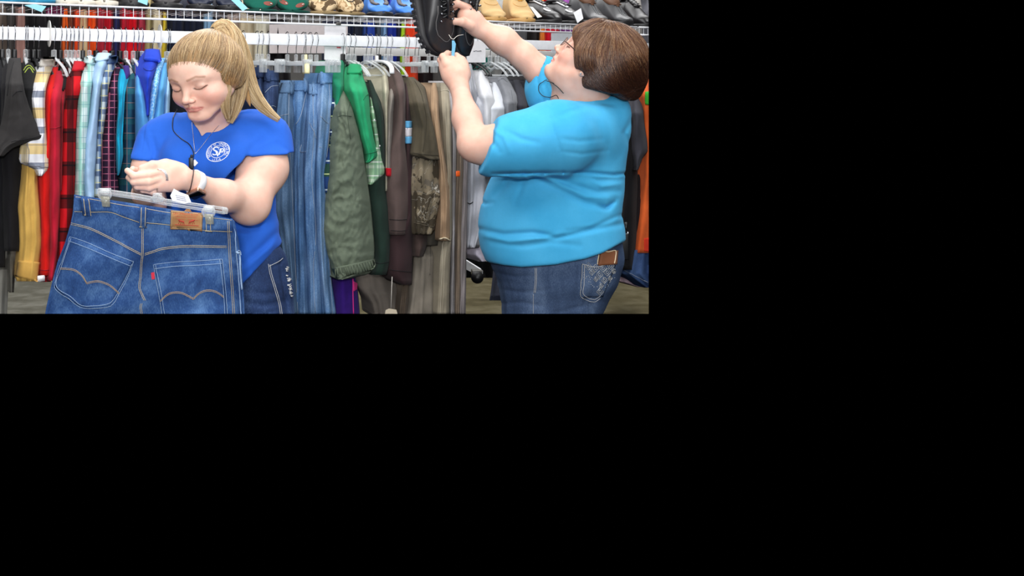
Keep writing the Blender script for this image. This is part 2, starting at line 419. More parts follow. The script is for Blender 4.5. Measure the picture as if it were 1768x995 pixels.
# size dividers and cards on the rail
def disc(px, y0, y1, label):
    Yc = Yt(px, .0); zc = EYE-((y0+y1)/2-CY)/F*Yc; r = (y1-y0)/2/F*Yc; V = []; Fc = []; n = 36
    c = rail_pt(px, 0, zc)
    for q in (-.0012, .0012):
        for i in range(n):
            a = 2*math.pi*i/n; V.append(c+RU*q+(RN*math.cos(a)*.55+Vector((0, 0, 1))*math.sin(a))*r)
    Fc = [tuple(range(n-1, -1, -1)), tuple(range(n, 2*n))]+[(i, (i+1) % n, n+(i+1) % n, n+i) for i in range(n)]
    tag(mobj('size_divider', V, Fc, plain('white_card_plastic', (236, 234, 228), .4), smooth=False), label, 'size divider', 'white oval size dividers')
disc(85, 35, 81, 'white oval size divider on the rail above the plaid-collared shirt')
disc(276, 42, 84, 'white oval size divider on the rail just left of the blonde hair')
def card(px0, px1, y0, y1, t, label, mat, name='sign_card', text=None):
    a = [rail_pt(px0, t, EYE-(y-CY)/F*Yt(px0, t)) for y in (y0, y1)]; b = [rail_pt(px1, t, EYE-(y-CY)/F*Yt(px1, t)) for y in (y0, y1)]
    mb = MB(); mb.poly([a[0], b[0], b[1], a[1]], RN*.003); return tag(mb.build(name, mat, smooth=False), label, 'sign')
cw = plain('white_card', (240, 238, 240), .6)
o = card(560, 597, 44, 103, -.012, 'white sign card hanging at the rail joint above the green polo', cw)
mb = MB(); c = rail_pt(585, -.008, EYE-(82-CY)/F*Yt(585, 0)); mb.box(c, (.018, .002, .004), RM); mb.build('red_mark', plain('red_ink', (200, 30, 50), .6), o)
o = card(806, 838, 71, 108, .02, 'white sign card with a line of black print below the raised forearm', cw)
mb = MB(); random.seed(2)
for k in range(9): c = rail_pt(818+k*1.6, .0235, EYE-(88+random.uniform(-.4, .4)-CY)/F*Yt(818+k*1.6, .02)); mb.box(c, (.0030, .001, .0025), RM)
mb.build('print_line', blk, o)
card(465, 600, 42, 92, -1.25, 'large pale pinkish board on the rear rack behind the rail', plain('pale_pink_board', (206, 196, 196), .6), 'board')
card(952, 992, 57, 92, -.9, 'pale grey board behind the rail by the older woman\'s forehead', plain('pale_grey_board', (206, 210, 216), .6), 'board')
# rear rail
sa, sb = s_of(600, -1.15), s_of(1140, -1.15); mb = MB(); mb.box((0, 0, 0), (sb-sa, .012, .045), bev=.002); o = mb.build('clothes_rail', plain('cream_white_steel', (206, 206, 204), .5)); o.matrix_world = Matrix.Translation(L3((sa+sb)/2, -1.15, 1.628)) @ RM.to_4x4()
tag(o, 'pale clothes rail of the rear rack, seen under the front rail', 'rail')

# ================================================================ garments
def garment(name, rows, mat, label=None, cat='shirt', group=None, dt=0, tf=.20, tt=.03, tlen=45, depth=.12, fold=None, nf=None, bulge=.036, parent=None, seed=None, sm=1, crinkle=0, nrow=44, ncol=18, pinch=0):
    """cloth hanging from the rail: rows (y, left x, right x) of its near edge as seen from the aisle"""
    rd = random.Random(seed if seed is not None else hash(label or name) % 999 if False else len(bpy.data.objects))
    if fold is None: fold = .006 if cat in ('jeans', 'trousers', 'garment', 'coat') else .0035; nf = nf or (None if cat in ('jeans', 'trousers', 'garment', 'coat') else max(.7, np.mean([r[2]-r[1] for r in rows])/F*3.4/.060))
    rows = sorted(rows); ys = np.array([r[0] for r in rows], float); y0, y1 = ys[0], ys[-1]
    yy = np.linspace(y0, y1, nrow); xl = np.interp(yy, ys, [r[1] for r in rows]); xr = np.interp(yy, ys, [r[2] for r in rows])
    k = np.array([.25, .5, .25])
    for _ in range(sm):
        for a in (xl, xr): a[1:-1] = np.convolve(a, k, 'valid')
    w_m = np.mean((xr-xl))/F*3.4; nf = nf or max(1.2, w_m/.032); ph = rd.uniform(0, 6.28); ph2 = rd.uniform(0, 6.28)
    V = []; UV = []; nb = 6; N = ncol+nb
    for i, y in enumerate(yy):
        ramp = min(1, (y-y0)/tlen); t0 = tt+(tf-tt)*(ramp**.8)+dt
        hw = (xr[i]-xl[i])/2; mx = (xr[i]+xl[i])/2
        for j in range(ncol):
            u = -1+2*j/(ncol-1); px = mx+hw*u
            t = t0+bulge*((1-abs(u)**2.2)-.6)+fold*(.35+.65*ramp)*(math.sin(u*math.pi*nf+ph+.5*math.sin(y*.03+ph2))+.45*math.sin(u*math.pi*nf*2.1+ph2+y*.02))
            t += fold*.5*math.sin(y*.09+ph+u*2)*ramp
            if crinkle:
                q = Vector((px*.060, y*.045, 4.0)); q2 = Vector((px*.12+.04*y, y*.07, 9.0)); t += crinkle*ramp*(1.2-3.0*abs(mnoise.noise(q+Vector((1.5*mnoise.noise(q*.7), 0, 0)))))+crinkle*.6*ramp*(.8-2.4*abs(mnoise.noise(q2)))
            elif cat not in ('garment', 'coat'): t += .006*ramp*mnoise.noise(Vector((px*.07, y*.022, len(label or name)*1.7)))-.004*ramp*abs(mnoise.noise(Vector((px*.10+y*.03, y*.05, len(label or name)*.9))))
            Y = Yt(px, t); V.append(P(px, y, Y)); UV.append((px/F*3.4, -y/F*3.4))
        for j in range(nb):
            u = 1-2*(j+.5)/nb; px = mx+hw*u*.55; t = t0-depth*(1-.35*u*u)-bulge; Y = Yt(mx, t0)-0
            base = P(px, y, Yt(mx, t0)); V.append(base-RN*(depth+bulge)*(1-.3*u*u)); UV.append((px/F*3.4, -y/F*3.4))
    Fc = []
    for i in range(nrow-1):
        for j in range(N): Fc.append((i*N+j, (i+1)*N+j, (i+1)*N+(j+1) % N, i*N+(j+1) % N))
    for i in (0, nrow-1):
        c = len(V); m = sum((V[i*N+j] for j in range(N)), Vector())/N; V.append(m); UV.append(UV[i*N])
        for j in range(N): Fc.append((i*N+j, i*N+(j+1) % N, c) if i == 0 else (i*N+(j+1) % N, i*N+j, c))
    o = mobj(name, V, Fc, mat, parent, True, uv=UV)
    if label: tag(o, label, cat, group)
    return o
def seam(o, lines, mat, name='seam', r=.0011, n=24, off=.001, label=None, closed=False):
    b = bvh_of(o)
    for l in lines:
        mb = MB(); mb.tube([drape(b, x, y, off, Yt(x, .2)) for x, y in (spline(l, n))], r, n=5, closed=closed); c = mb.build(name, mat, o)
        if label: c['label'] = label
    return c
def gpatch(o, name, poly, mat, off=.003, label=None, n=8):
    c = patch(name, bvh_of(o), poly, mat, o, off, Yt(poly[0][0], .2), n)
    if label: c['label'] = label
    return c
def button(o, pts, mat, r=.0045, name='button'):
    b = bvh_of(o)
    for x, y in pts:
        mb = MB(); mb.ball(drape(b, x, y, .001, Yt(x, .2)), (r, r*.5, r), nu=10, nv=6); mb.build(name, mat, o)
def cl(c, **k): return cloth('cloth_%d_%d_%d' % c, c, **k)
dk = plain('dark_seam_thread', (20, 20, 24), .9); lt = plain('light_seam_thread', (150, 160, 175), .9)
TOPS = 'shirts along the front clothes rail'
white_b = plain('white_button', (238, 238, 238), .4)
G = garment
# ---- black group at the left
G('shirt', [(103, -20, 8), (130, -25, 14), (200, -30, 14), (300, -30, 12), (400, -30, 10), (462, -30, 9)], cl((24, 24, 28)), 'black shirt at the far left edge of the rack', dt=-.03)
g = G('shirt', [(104, 2, 20), (150, 0, 26), (250, 0, 34), (300, 2, 38), (380, 5, 38), (434, 8, 35)], cl((26, 25, 28)), 'long black shirt body showing below the charcoal tee sleeve', dt=-.015)
g = G('t_shirt', [(100, 20, 36), (130, 14, 38), (160, 11, 43), (185, 8, 51), (205, 4, 59), (225, -2, 69), (239, -8, 75), (243, -8, 64), (249, -8, 38), (256, -8, 22), (270, -9, 6)], cl((52, 50, 50)), 'charcoal grey short-sleeved tee draped widest at the rack\'s left end', 't-shirt', dt=.05, fold=.003, bulge=.03, nrow=70, sm=1)
seam(g, [[(21, 166), (30, 158), (38, 157)], [(20, 245), (40, 241), (60, 237), (74, 233)], [(24, 107), (17, 135), (13, 165)]], dk)
g = G('shirt', [(108, 42, 56), (125, 38, 64), (150, 37, 67), (180, 42, 62), (205, 50, 58)], cl((22, 22, 24)), 'black shirt with thin lime trim at the collar', dt=.01)
seam(g, [[(41, 122), (46, 115), (52, 114), (59, 122)], [(43, 126), (48, 119), (52, 118), (57, 126)]], plain('lime_piping', (150, 170, 60), .7), 'collar_trim', r=.0016)
pl_y = plaid('yellow_grey_white_plaid', (232, 232, 236), [(1, .130, .30, .30, (222, 196, 140), 1), (1, .130, .72, .18, (140, 146, 160), 1), (0, .085, .1, .30, (226, 206, 160), .7), (1, .065, .1, .03, (90, 90, 120), .8), (0, .06, .4, .04, (110, 112, 135), .6)])
g = G('shirt', [(104, 72, 93), (115, 70, 92), (130, 64, 86), (150, 57, 80), (170, 50, 78), (200, 57, 78), (230, 62, 80), (243, 38, 81), (262, 35, 83), (283, 33, 84), (292, 60, 84), (304, 64, 74)], pl_y, 'white, yellow and grey plaid shirt with a short cuffed sleeve', dt=.03, fold=.004, bulge=.03)
gpatch(g, 'collar', [(75, 98), (95, 98), (94, 114), (70, 116)], cl((228, 222, 214)), .008, 'plain off-white collar')
seam(g, [[(36, 281), (50, 285), (70, 288), (83, 289)], [(47, 244), (50, 262), (49, 283)]], plain('grey_thread', (120, 120, 130), .8)); 
g = G('sweatshirt', [(262, 44, 66), (283, 40, 64), (320, 36, 66), (360, 31, 69), (380, 33, 71), (420, 35, 73), (450, 33, 69), (486, 29, 65)], cl((222, 178, 92)), 'mustard yellow sweatshirt sleeve hanging below the plaid shirt', 'sweatshirt', dt=.01, tt=.18, fold=.004, bulge=.03)
gpatch(g, 'cuff', [(33, 450), (69, 453), (65, 487), (28, 477)], cl((214, 168, 86)), .004, 'ribbed yellow cuff')
g = G('shirt', [(116, 89, 101), (135, 82, 98), (160, 78, 94), (240, 77, 92), (300, 66, 90), (400, 70, 90), (476, 67, 90)], cl((226, 28, 24)), 'bright red shirt just right of the yellow plaid', dt=.0)
g2 = G('shirt', [(122, 92, 106), (140, 88, 112), (165, 83, 108), (180, 82, 106), (220, 84, 107), (300, 83, 107), (360, 84, 105), (430, 86, 102), (485, 80, 95)], cl((196, 30, 54)), 'crimson red shirt with drop shoulder between bright red and buffalo plaid', dt=.012)
seam(g2, [[(84, 222), (92, 222), (100, 220), (105, 218)], [(80, 164), (86, 160), (94, 150)]], plain('deep_red_thread', (140, 16, 36), .9))
seam(g, [[(68, 466), (77, 467), (86, 466)]], plain('deep_red_thread', (140, 16, 36), .9))
G('shirt', [(440, 66, 92), (487, 66, 88)], cl((176, 24, 38)), 'dark red hem peeking below the bright red shirt', tt=.17, dt=-.03)
mb = MB(); mb.box(Q(71, 481, .215), (.022, .003, .018), RM); tag(mb.build('care_tag', cw), 'small white tag below the bright red shirt\'s hem', 'tag')
g = G('track_jacket', [(128, 112, 122), (140, 108, 120), (165, 103, 116), (185, 104, 112), (240, 105, 110), (330, 104, 108)], cl((150, 26, 40)), 'dark red jacket with black zip collar left of the buffalo plaid', 'jacket', dt=.0)
gpatch(g, 'zip_collar', [(115, 128), (122, 131), (110, 158), (105, 156)], cl((22, 22, 24)), .006, 'black zip collar')
pl_b = plaid('red_black_buffalo_plaid', (196, 20, 30), [(0, .050, .15, .44, (22, 18, 20), .72), (1, .120, .30, .42, (20, 16, 18), .78), (1, .120, .02, .05, (24, 14, 18), .9), (0, .050, .75, .10, (24, 14, 18), .6)])
g = G('flannel_shirt', [(108, 128, 147), (125, 122, 147), (150, 118, 142), (178, 113, 134), (200, 108, 133), (240, 108, 131), (300, 106, 130), (360, 104, 127), (410, 100, 121), (445, 98, 112), (475, 95, 103)], pl_b, 'red and black buffalo plaid flannel shirt', dt=.02)
gpatch(g, 'collar', [(130, 108), (148, 110), (146, 122), (126, 124)], cl((190, 26, 40)), .007, 'red shirt collar')
pl_m = plaid('mint_white_plaid', (214, 234, 232), [(0, .032, .1, .35, (140, 204, 190), .8), (1, .075, .2, .30, (160, 212, 200), .7), (0, .032, .62, .06, (90, 150, 160), .8), (1, .04, .5, .05, (110, 170, 175), .7)])
g = G('shirt', [(99, 148, 160), (115, 146, 164), (140, 139, 160), (170, 134, 157), (220, 131, 152), (300, 130, 148), (375, 128, 144)], pl_m, 'mint green and white plaid shirt', dt=.015)
gpatch(g, 'collar', [(149, 98), (163, 101), (162, 112), (148, 110)], cl((206, 236, 236)), .006)
g = G('dress_shirt', [(94, 170, 190), (105, 165, 188), (130, 160, 178), (160, 158, 175), (200, 152, 170), (250, 143, 168), (300, 142, 165), (345, 146, 165)], cl((174, 206, 240)), 'plain pale blue dress shirt beside the mint plaid', dt=.01)
gpatch(g, 'collar', [(170, 94), (190, 94), (186, 104), (164, 108)], cl((196, 224, 248)), .007)
pl_c = plaid('blue_cream_check', (196, 208, 214), [(0, .024, .1, .42, (90, 126, 170), .85), (1, .045, .2, .40, (74, 96, 136), .8), (0, .024, .7, .08, (214, 204, 140), .9), (1, .045, .75, .08, (222, 214, 160), .9)])
g = G('shirt', [(98, 186, 203), (112, 180, 200), (130, 177, 192), (150, 173, 188), (180, 171, 186), (240, 167, 178), (300, 164, 176), (340, 160, 176)], pl_c, 'blue and cream small-check shirt', dt=.005)
gpatch(g, 'collar', [(188, 98), (204, 96), (202, 108), (182, 112)], pl_c, .007)
pl_n = plaid('maroon_navy_grid', (46, 28, 50), [(0, .022, .2, .10, (200, 120, 150), .9), (1, .024, .3, .10, (196, 110, 140), .9)])
g = G('shirt', [(111, 197, 212), (130, 193, 206), (150, 189, 203), (180, 185, 205), (220, 180, 203), (262, 173, 200), (300, 174, 203), (338, 176, 206)], pl_n, 'dark maroon and navy shirt with fine pink grid', dt=.01)
seam(g, [[(190, 160), (189, 200), (188, 250), (190, 330)]], plain('pink_thread', (180, 90, 120), .9))
g = G('blouse', [(116, 203, 225), (135, 201, 223), (160, 203, 216), (200, 202, 214), (240, 199, 212), (270, 200, 213), (290, 202, 209), (303, 203, 206)], cl((20, 168, 208)), 'turquoise blouse with a pointed hanging cuff', 'blouse', dt=.02, fold=.008)
G('tank_top', [(113, 211, 226), (128, 211, 225), (144, 212, 217)], cl((62, 44, 122)), 'purple top tucked inside the turquoise blouse', 'top', dt=.035, tlen=70, bulge=.02)
pl_t = plaid('dark_teal_tartan', (30, 74, 96), [(0, .030, .1, .35, (26, 52, 74), .8), (1, .055, .2, .35, (38, 92, 100), .7), (0, .030, .7, .08, (150, 110, 110), .7), (1, .055, .8, .05, (140, 120, 110), .7)])
G('shirt', [(112, 225, 240), (130, 222, 237), (150, 216, 236), (200, 213, 236), (250, 212, 236), (338, 205, 236)], pl_t, 'dark teal tartan shirt behind the turquoise blouse', dt=-.01)
G('t_shirt', [(116, 235, 246), (140, 233, 244), (180, 235, 253), (220, 236, 260), (270, 238, 262)], cl((88, 160, 224)), 'sky blue V-neck top left of the royal blue hoodie', 't-shirt', dt=.02)
g = G('hoodie', [(88, 254, 272), (103, 250, 276), (116, 246, 270), (140, 247, 262), (165, 248, 260), (200, 250, 258)], cl((34, 66, 196)), 'royal blue hoodie in the middle of the blue shirts', 'hoodie', dt=.015)
gpatch(g, 'hood', [(254, 89), (272, 89), (275, 108), (250, 106)], cl((38, 72, 204)), .01)
seam(g, [[(248, 118), (254, 122), (262, 122), (268, 116)]], plain('navy_thread', (20, 40, 130), .9))
s = NT('lace_blue', .9, .15); s.l(s.ramp(s.noise(130, 2), [(.47, rgb(96, 168, 228)), (.56, rgb(168, 212, 246))], 'LINEAR'), s.b.inputs['Base Color'])
G('blouse', [(100, 270, 286), (130, 265, 276), (160, 260, 273), (200, 256, 267), (240, 254, 264)], s.m, 'light blue blouse with a speckled lace pattern', 'blouse', dt=.02)
G('t_shirt', [(108, 276, 291), (140, 273, 288), (170, 268, 286), (205, 262, 284), (250, 262, 284)], cl((98, 174, 232)), 'sky blue tee half behind the young woman\'s shoulder', 't-shirt', dt=.005)
G('shirt', [(118, 286, 296), (160, 284, 294), (220, 280, 292)], cl((166, 206, 240)), 'pale blue shirt next to the young woman\'s cheek', dt=-.005)
G('shirt', [(100, 294, 330), (150, 292, 330), (240, 290, 330)], cl((16, 18, 26)), 'near-black navy shirt behind the young woman\'s chin', dt=-.03)
# ---- jeans
J = 'jeans clipped to the front clothes rail'
dA = denim('dark_indigo_denim', (24, 34, 60), (42, 58, 92), (92, 116, 154)); dB = denim('mid_blue_denim', (44, 72, 112), (70, 106, 150), (132, 164, 200)); dC = denim('grey_blue_washed_denim', (52, 76, 104), (80, 108, 140), (130, 156, 184)); dD = denim('faded_denim', (54, 88, 130), (88, 126, 170), (160, 186, 214))
def jean(rows, mat, label, dt=0, band=18, seams=(), nf=None, fold=.006, loops=(), **k):
    g = G('jeans', rows, mat, label, 'jeans', J, dt=dt, tf=.17, tt=.10, tlen=60, fold=fold, nf=nf, **k)
    r = sorted(rows); y0 = r[0][0]; ys = [q[0] for q in r]
    L = lambda y: np.interp(y, ys, [q[1] for q in r]); R = lambda y: np.interp(y, ys, [q[2] for q in r])
    gpatch(g, 'waistband', [(L(y0)+.5, y0+1), (R(y0)-.5, y0+1), (R(y0+band)-1, y0+band), (L(y0+band)+1, y0+band)], mat, .004)
    for x in loops: gpatch(g, 'belt_loop', [(x-2, y0), (x+2, y0), (x+2, y0+band+2), (x-2, y0+band+2)], mat, .009, n=3)
    if seams: seam(g, seams, lt, 'stitching', r=.0009)
    return g
jean([(116, 438, 458), (140, 437, 456), (180, 440, 458), (230, 445, 470)], dA, 'folded dark jeans half hidden by the ponytail', dt=-.02, loops=(446,))
jean([(122, 457, 480), (150, 453, 482), (175, 455, 481), (200, 456, 480), (260, 460, 482)], dA, 'short dark blue jeans with a rolled waist and brass rivet', dt=0, seams=[[(458, 160), (468, 150), (480, 148)], [(460, 190), (470, 183), (476, 185)]], loops=(463,))
jean([(143, 487, 512), (165, 480, 506), (200, 476, 508), (260, 474, 508), (360, 474, 508), (450, 490, 511), (548, 500, 516)], dC, 'grey-blue jeans with long side seam, leftmost of the long pairs', dt=.01, seams=[[(499, 150), (498, 200), (500, 260), (504, 330), (507, 400), (510, 470), (514, 545)], [(484, 200), (490, 199), (498, 197)]], loops=(502,))
jean([(139, 508, 531), (165, 504, 533), (220, 504, 528), (300, 504, 525), (400, 507, 530), (470, 511, 532), (548, 510, 537)], dB, 'mid-blue jeans second of the long pairs, knotted at the knee', dt=.0, seams=[[(528, 160), (519, 200), (511, 215)], [(520, 250), (518, 262), (528, 262)], [(524, 300), (528, 380), (532, 470), (534, 545)]], loops=(526,))
jean([(145, 532, 553), (170, 531, 553), (220, 528, 552), (300, 523, 549), (400, 527, 549), (470, 530, 556), (548, 532, 561)], dB, 'blue jeans with whiskered thighs, third of the long pairs', dt=.005, seams=[[(540, 160), (542, 230), (538, 300), (545, 400), (541, 470), (545, 545)], [(534, 212), (541, 225), (546, 240)], [(550, 250), (552, 254), (556, 254)]], loops=(541,))
jean([(126, 550, 576), (150, 546, 575), (200, 545, 573), (300, 540, 564), (400, 544, 567), (470, 549, 571), (548, 555, 582)], dD, 'lightest blue jeans, rightmost of the long pairs', dt=.01, seams=[[(568, 145), (570, 200), (568, 230), (562, 300), (563, 400), (570, 470), (574, 545)], [(553, 200), (562, 210), (568, 214)]], loops=(557,))
# ---- greens
pl_g = plaid('blue_green_plaid', (38, 66, 116), [(1, .105, .1, .45, (44, 76, 52), .9), (0, .060, .1, .30, (30, 44, 84), .7), (1, .105, .58, .05, (214, 226, 226), .95), (1, .105, .03, .04, (200, 214, 150), .95), (0, .06, .8, .06, (206, 220, 226), .9)])
G('shirt', [(140, 570, 584), (200, 568, 584), (250, 566, 584), (280, 559, 580), (300, 555, 580), (322, 556, 576), (348, 564, 574)], pl_g, 'blue and green plaid shirt between jeans and olive jacket', dt=-.02)
G('polo_shirt', [(104, 574, 596), (125, 566, 594), (150, 577, 594), (200, 577, 586), (240, 578, 584)], cl((30, 132, 96)), 'teal green shirt front half hidden by the olive jacket', 'polo shirt', dt=-.03)
g = G('polo_shirt', [(112, 603, 622), (120, 600, 624), (130, 597, 626), (145, 596, 632), (165, 603, 637), (200, 612, 640), (240, 620, 647), (266, 629, 655), (274, 630, 654), (281, 631, 638)], cl((44, 164, 110)), 'emerald green polo shirt with short sleeve', 'polo shirt', dt=.02, fold=.004, bulge=.05)
gpatch(g, 'collar', [(603, 112), (622, 113), (627, 128), (600, 128)], cl((40, 158, 104)), .006)
seam(g, [[(627, 173), (632, 165), (637, 163)], [(630, 267), (642, 264), (654, 261)]], plain('deep_green_thread', (20, 104, 68), .9))
ol = cloth('olive_nylon', (120, 132, 112), .10, .7, 700, bumps=.9)
g = G('jacket', [(147, 586, 592), (160, 584, 600), (175, 582, 606), (200, 580, 612), (250, 575, 626), (300, 572, 633), (350, 567, 640), (400, 562, 645), (430, 566, 647), (452, 573, 646), (462, 576, 646), (474, 580, 638), (483, 582, 596)], ol, 'olive green windbreaker with long crinkled sleeve and gathered cuff', 'jacket', dt=.045, fold=.005, nf=1.3, bulge=.06, crinkle=.0042, nrow=130, ncol=50)
seam(g, [[(584, 202), (592, 199), (606, 201)], [(604, 176), (600, 200), (605, 240)], [(574, 464), (596, 470), (620, 460), (645, 447)]], plain('dark_olive_thread', (66, 78, 62), .9))
gpatch(g, 'cuff', [(575, 463), (645, 447), (645, 464), (583, 482)], ol, .006, 'gathered elastic cuff')
bgc = bvh_of(g); mb = MB()
for k in range(15): x = 580+k*4.5; y = 464-(x-575)*.23; mb.tube([drape(bgc, x, y+1, .007, 3.4), drape(bgc, x+1.5, y+9, .0085, 3.4), drape(bgc, x+3, y+16-(k > 12)*3, .007, 3.4)], .0022, n=5)
mb.build('cuff_gather', ol, g)
pl_w = plaid('light_green_plaid', (150, 190, 150), [(1, .050, .2, .22, (196, 216, 190), .9), (0, .040, .1, .25, (120, 160, 130), .7), (1, .05, .78, .07, (236, 240, 232), .95), (0, .04, .7, .08, (90, 100, 110), .6)])
g = G('shirt', [(150, 636, 641), (200, 641, 648), (255, 648, 657), (272, 632, 662), (300, 634, 666), (311, 635, 655), (319, 637, 644)], pl_w, 'pale green plaid shirt with short sleeve under the emerald polo', dt=.005, fold=.003)
button(g, [(646, 207), (655, 252)], white_b, .003)
g = G('sweatshirt', [(138, 634, 642), (150, 634, 650), (170, 640, 656), (200, 645, 663), (250, 652, 665), (305, 640, 667), (320, 634, 668), (350, 638, 672), (400, 644, 675), (440, 648, 674), (455, 648, 673), (475, 640, 668)], cl((38, 56, 48)), 'dark forest green long-sleeved sweatshirt', 'sweatshirt', dt=-.01)
seam(g, [[(645, 452), (656, 455), (672, 452)]], dk)
G('shirt', [(112, 657, 669), (150, 659, 672), (250, 664, 672), (330, 664, 670)], cl((196, 190, 166)), 'cream shirt edge with a lime stripe between dark green and brown', dt=-.02)
g = G('shirt', [(122, 670, 682), (150, 672, 684), (200, 668, 680), (260, 666, 678), (304, 666, 680)], cl((140, 132, 124)), 'taupe shirt with red collar and red cuff', dt=-.005)
gpatch(g, 'collar', [(670, 123), (679, 125), (678, 137), (671, 136)], cl((190, 26, 40)), .005, 'red collar'); gpatch(g, 'cuff', [(667, 290), (678, 291), (677, 305), (668, 304)], cl((190, 26, 40)), .005, 'red cuff')
hb = cloth('heather_brown', (98, 82, 78), .12, .95, 500)
g = G('sweater', [(112, 669, 681), (125, 674, 692), (145, 681, 699), (180, 686, 701), (220, 682, 701), (250, 675, 700), (280, 672, 704), (320, 671, 707), (350, 671, 706), (378, 673, 704), (406, 675, 702)], hb, 'heather brown sweater with ribbed cuff', 'sweater', dt=.02)
seam(g, [[(673, 379), (688, 380), (703, 379)], [(675, 398), (690, 399), (702, 398)]], dk); seam(g, [[(672, 120), (680, 118), (686, 124)]], dk, 'collar_seam')
g = G('sweatshirt', [(130, 697, 704), (170, 698, 710), (210, 698, 712), (300, 700, 714), (380, 700, 714), (405, 674, 714), (440, 673, 714), (481, 672, 712), (492, 690, 711)], cl((66, 48, 50)), 'dark maroon-brown sweatshirt with blue and white stripe patch', 'sweatshirt', dt=.0)
for y0_, y1_, c, lb in ((209, 221, (104, 178, 224), 'light blue stripe'), (221, 236, (232, 226, 230), 'white stripe'), (236, 248, (104, 178, 224), 'light blue stripe')): gpatch(g, 'stripe', [(700, y0_), (711, y0_), (710, y1_), (699, y1_)], cl(c), .004, lb, 5)
seam(g, [[(674, 466), (690, 468), (711, 470)]], dk)
br = cl((92, 84, 68))
g = G('t_shirt', [(133, 700, 714), (150, 704, 734), (170, 708, 738), (190, 713, 742), (220, 720, 752), (250, 714, 760), (270, 711, 764), (276, 735, 763)], br, 'olive brown tee with wide short sleeve over the camouflage shirt', 't-shirt', dt=.05, fold=.004)
seam(g, [[(713, 264), (735, 267), (762, 269)], [(716, 140), (728, 165), (736, 210), (730, 262)]], plain('dark_brown_thread', (60, 54, 42), .9))
s = NT('forest_camouflage', .9, .15); co = s.n('ShaderNodeTexCoord').outputs['Object']; col = s.ramp(s.noise(9, 5, co, .62, .6), [(.38, rgb(70, 62, 50)), (.47, rgb(128, 116, 96)), (.56, rgb(104, 96, 84)), (.62, rgb(186, 180, 168))], 'CONSTANT')
s.l(s.mix(s.math('MULTIPLY', s.math('LESS_THAN', s.math('ABSOLUTE', s.math('SUBTRACT', s.noise(6, 3, co, .5, 1.4), .5)), .003), 1), col, rgb(176, 170, 158)), s.b.inputs['Base Color'])
g = G('camouflage_shirt', [(262, 716, 760), (280, 713, 765), (310, 712, 767), (340, 712, 765), (375, 713, 757), (395, 714, 752), (405, 716, 746)], s.m, 'tree-print camouflage shirt sleeve below the olive brown tee', dt=.03, tt=.19, fold=.008)
seam(g, [[(714, 384), (730, 388), (750, 392)]], plain('grey_brown_thread', (110, 100, 84), .9))
G('shirt', [(385, 712, 742), (420, 713, 738), (443, 714, 731)], cl((72, 58, 54)), 'dark brown cuff below the camouflage sleeve', dt=.01, tt=.18)
G('shirt', [(330, 738, 768), (400, 735, 760), (424, 733, 758)], cl((70, 66, 58)), 'charcoal-olive shirt hem behind the camouflage sleeve', dt=-.01, tt=.17)
# ---- trousers
TR = 'trousers hanging on the front clothes rail'
def trou(rows, c, label, **k): return G('trousers', rows, cl(c), label, 'trousers', TR, tt=.08, **k)
g = trou([(400, 716, 757), (430, 715, 757), (460, 714, 757), (500, 710, 757), (548, 702, 760)], (134, 126, 114), 'grey-taupe pleated trousers low behind the camouflage shirt', dt=-.03)
seam(g, [[(743, 425), (743, 450), (742, 475)]], plain('taupe_thread', (92, 86, 76), .9))
g = trou([(143, 744, 753), (165, 742, 757), (200, 744, 758), (240, 750, 763), (280, 756, 769), (330, 758, 778), (380, 758, 778), (416, 758, 777)], (176, 146, 116), 'tan trousers with a frayed hem', dt=.04)
seam(g, [[(759, 413), (768, 411), (777, 416)]], plain('frayed_cream_thread', (214, 200, 170), .9), 'frayed_hem', r=.003)
g = trou([(143, 758, 776), (180, 761, 778), (220, 764, 780), (300, 770, 781), (400, 766, 781), (440, 758, 778), (548, 754, 776)], (166, 156, 136), 'beige trousers right of the tan pair', dt=.02)
seam(g, [[(764, 420), (763, 480), (760, 545)], [(760, 158), (768, 156), (776, 158)]], plain('light_beige_thread', (196, 188, 168), .9))
trou([(140, 770, 790), (250, 778, 790), (400, 779, 788), (548, 775, 786)], (168, 164, 166), 'pale grey trousers between beige and brown', dt=.0)
g = trou([(150, 784, 800), (240, 787, 801), (300, 787, 801), (400, 785, 799), (548, 784, 796)], (136, 120, 104), 'brown trousers with an orange tag', dt=.01)
mb = MB(); mb.box(Q(790.5, 300, .235), (.019, .005, .022), RM, .004); tag(mb.build('price_tag', plain('orange_plastic', (236, 98, 34), .5)), 'small orange tag on the brown trousers', 'tag')
trou([(200, 798, 812), (300, 798, 808), (400, 794, 806), (548, 790, 804)], (150, 142, 142), 'grey trousers at the right end of the trouser group', dt=.005)
# ---- whites and greys
lg = cl((176, 178, 186)); 
g = G('shirt', [(110, 806, 814), (150, 806, 822), (200, 804, 836), (260, 803, 850), (330, 804, 850), (400, 804, 842), (428, 803, 830)], lg, 'light grey shirt with dark trim behind the near elbow', dt=-.01, fold=.010)
seam(g, [[(807, 350), (812, 352), (816, 349)]], dk, 'dark_trim', r=.002)
g = G('shirt', [(400, 803, 838), (440, 812, 838), (452, 828, 838)], cl((214, 206, 222)), 'pale lilac-white shirt hem above the rack foot', dt=-.04, tt=.15)
G('shirt', [(134, 815, 829), (150, 814, 834), (180, 818, 840), (215, 826, 846), (300, 830, 850)], cl((206, 208, 216)), 'pale silver shirt left of the white shirt', dt=.0)
G('shirt', [(121, 826, 839), (130, 823, 840), (150, 824, 848), (180, 830, 856), (230, 834, 860), (300, 836, 862)], cl((234, 235, 240)), 'bright white shirt with pointed shoulder', dt=.01)
G('shirt', [(142, 849, 857), (155, 846, 866), (175, 843, 873), (200, 840, 873), (240, 838, 872)], cl((226, 230, 238)), 'cool white shirt right of the pointed white one', dt=.015)
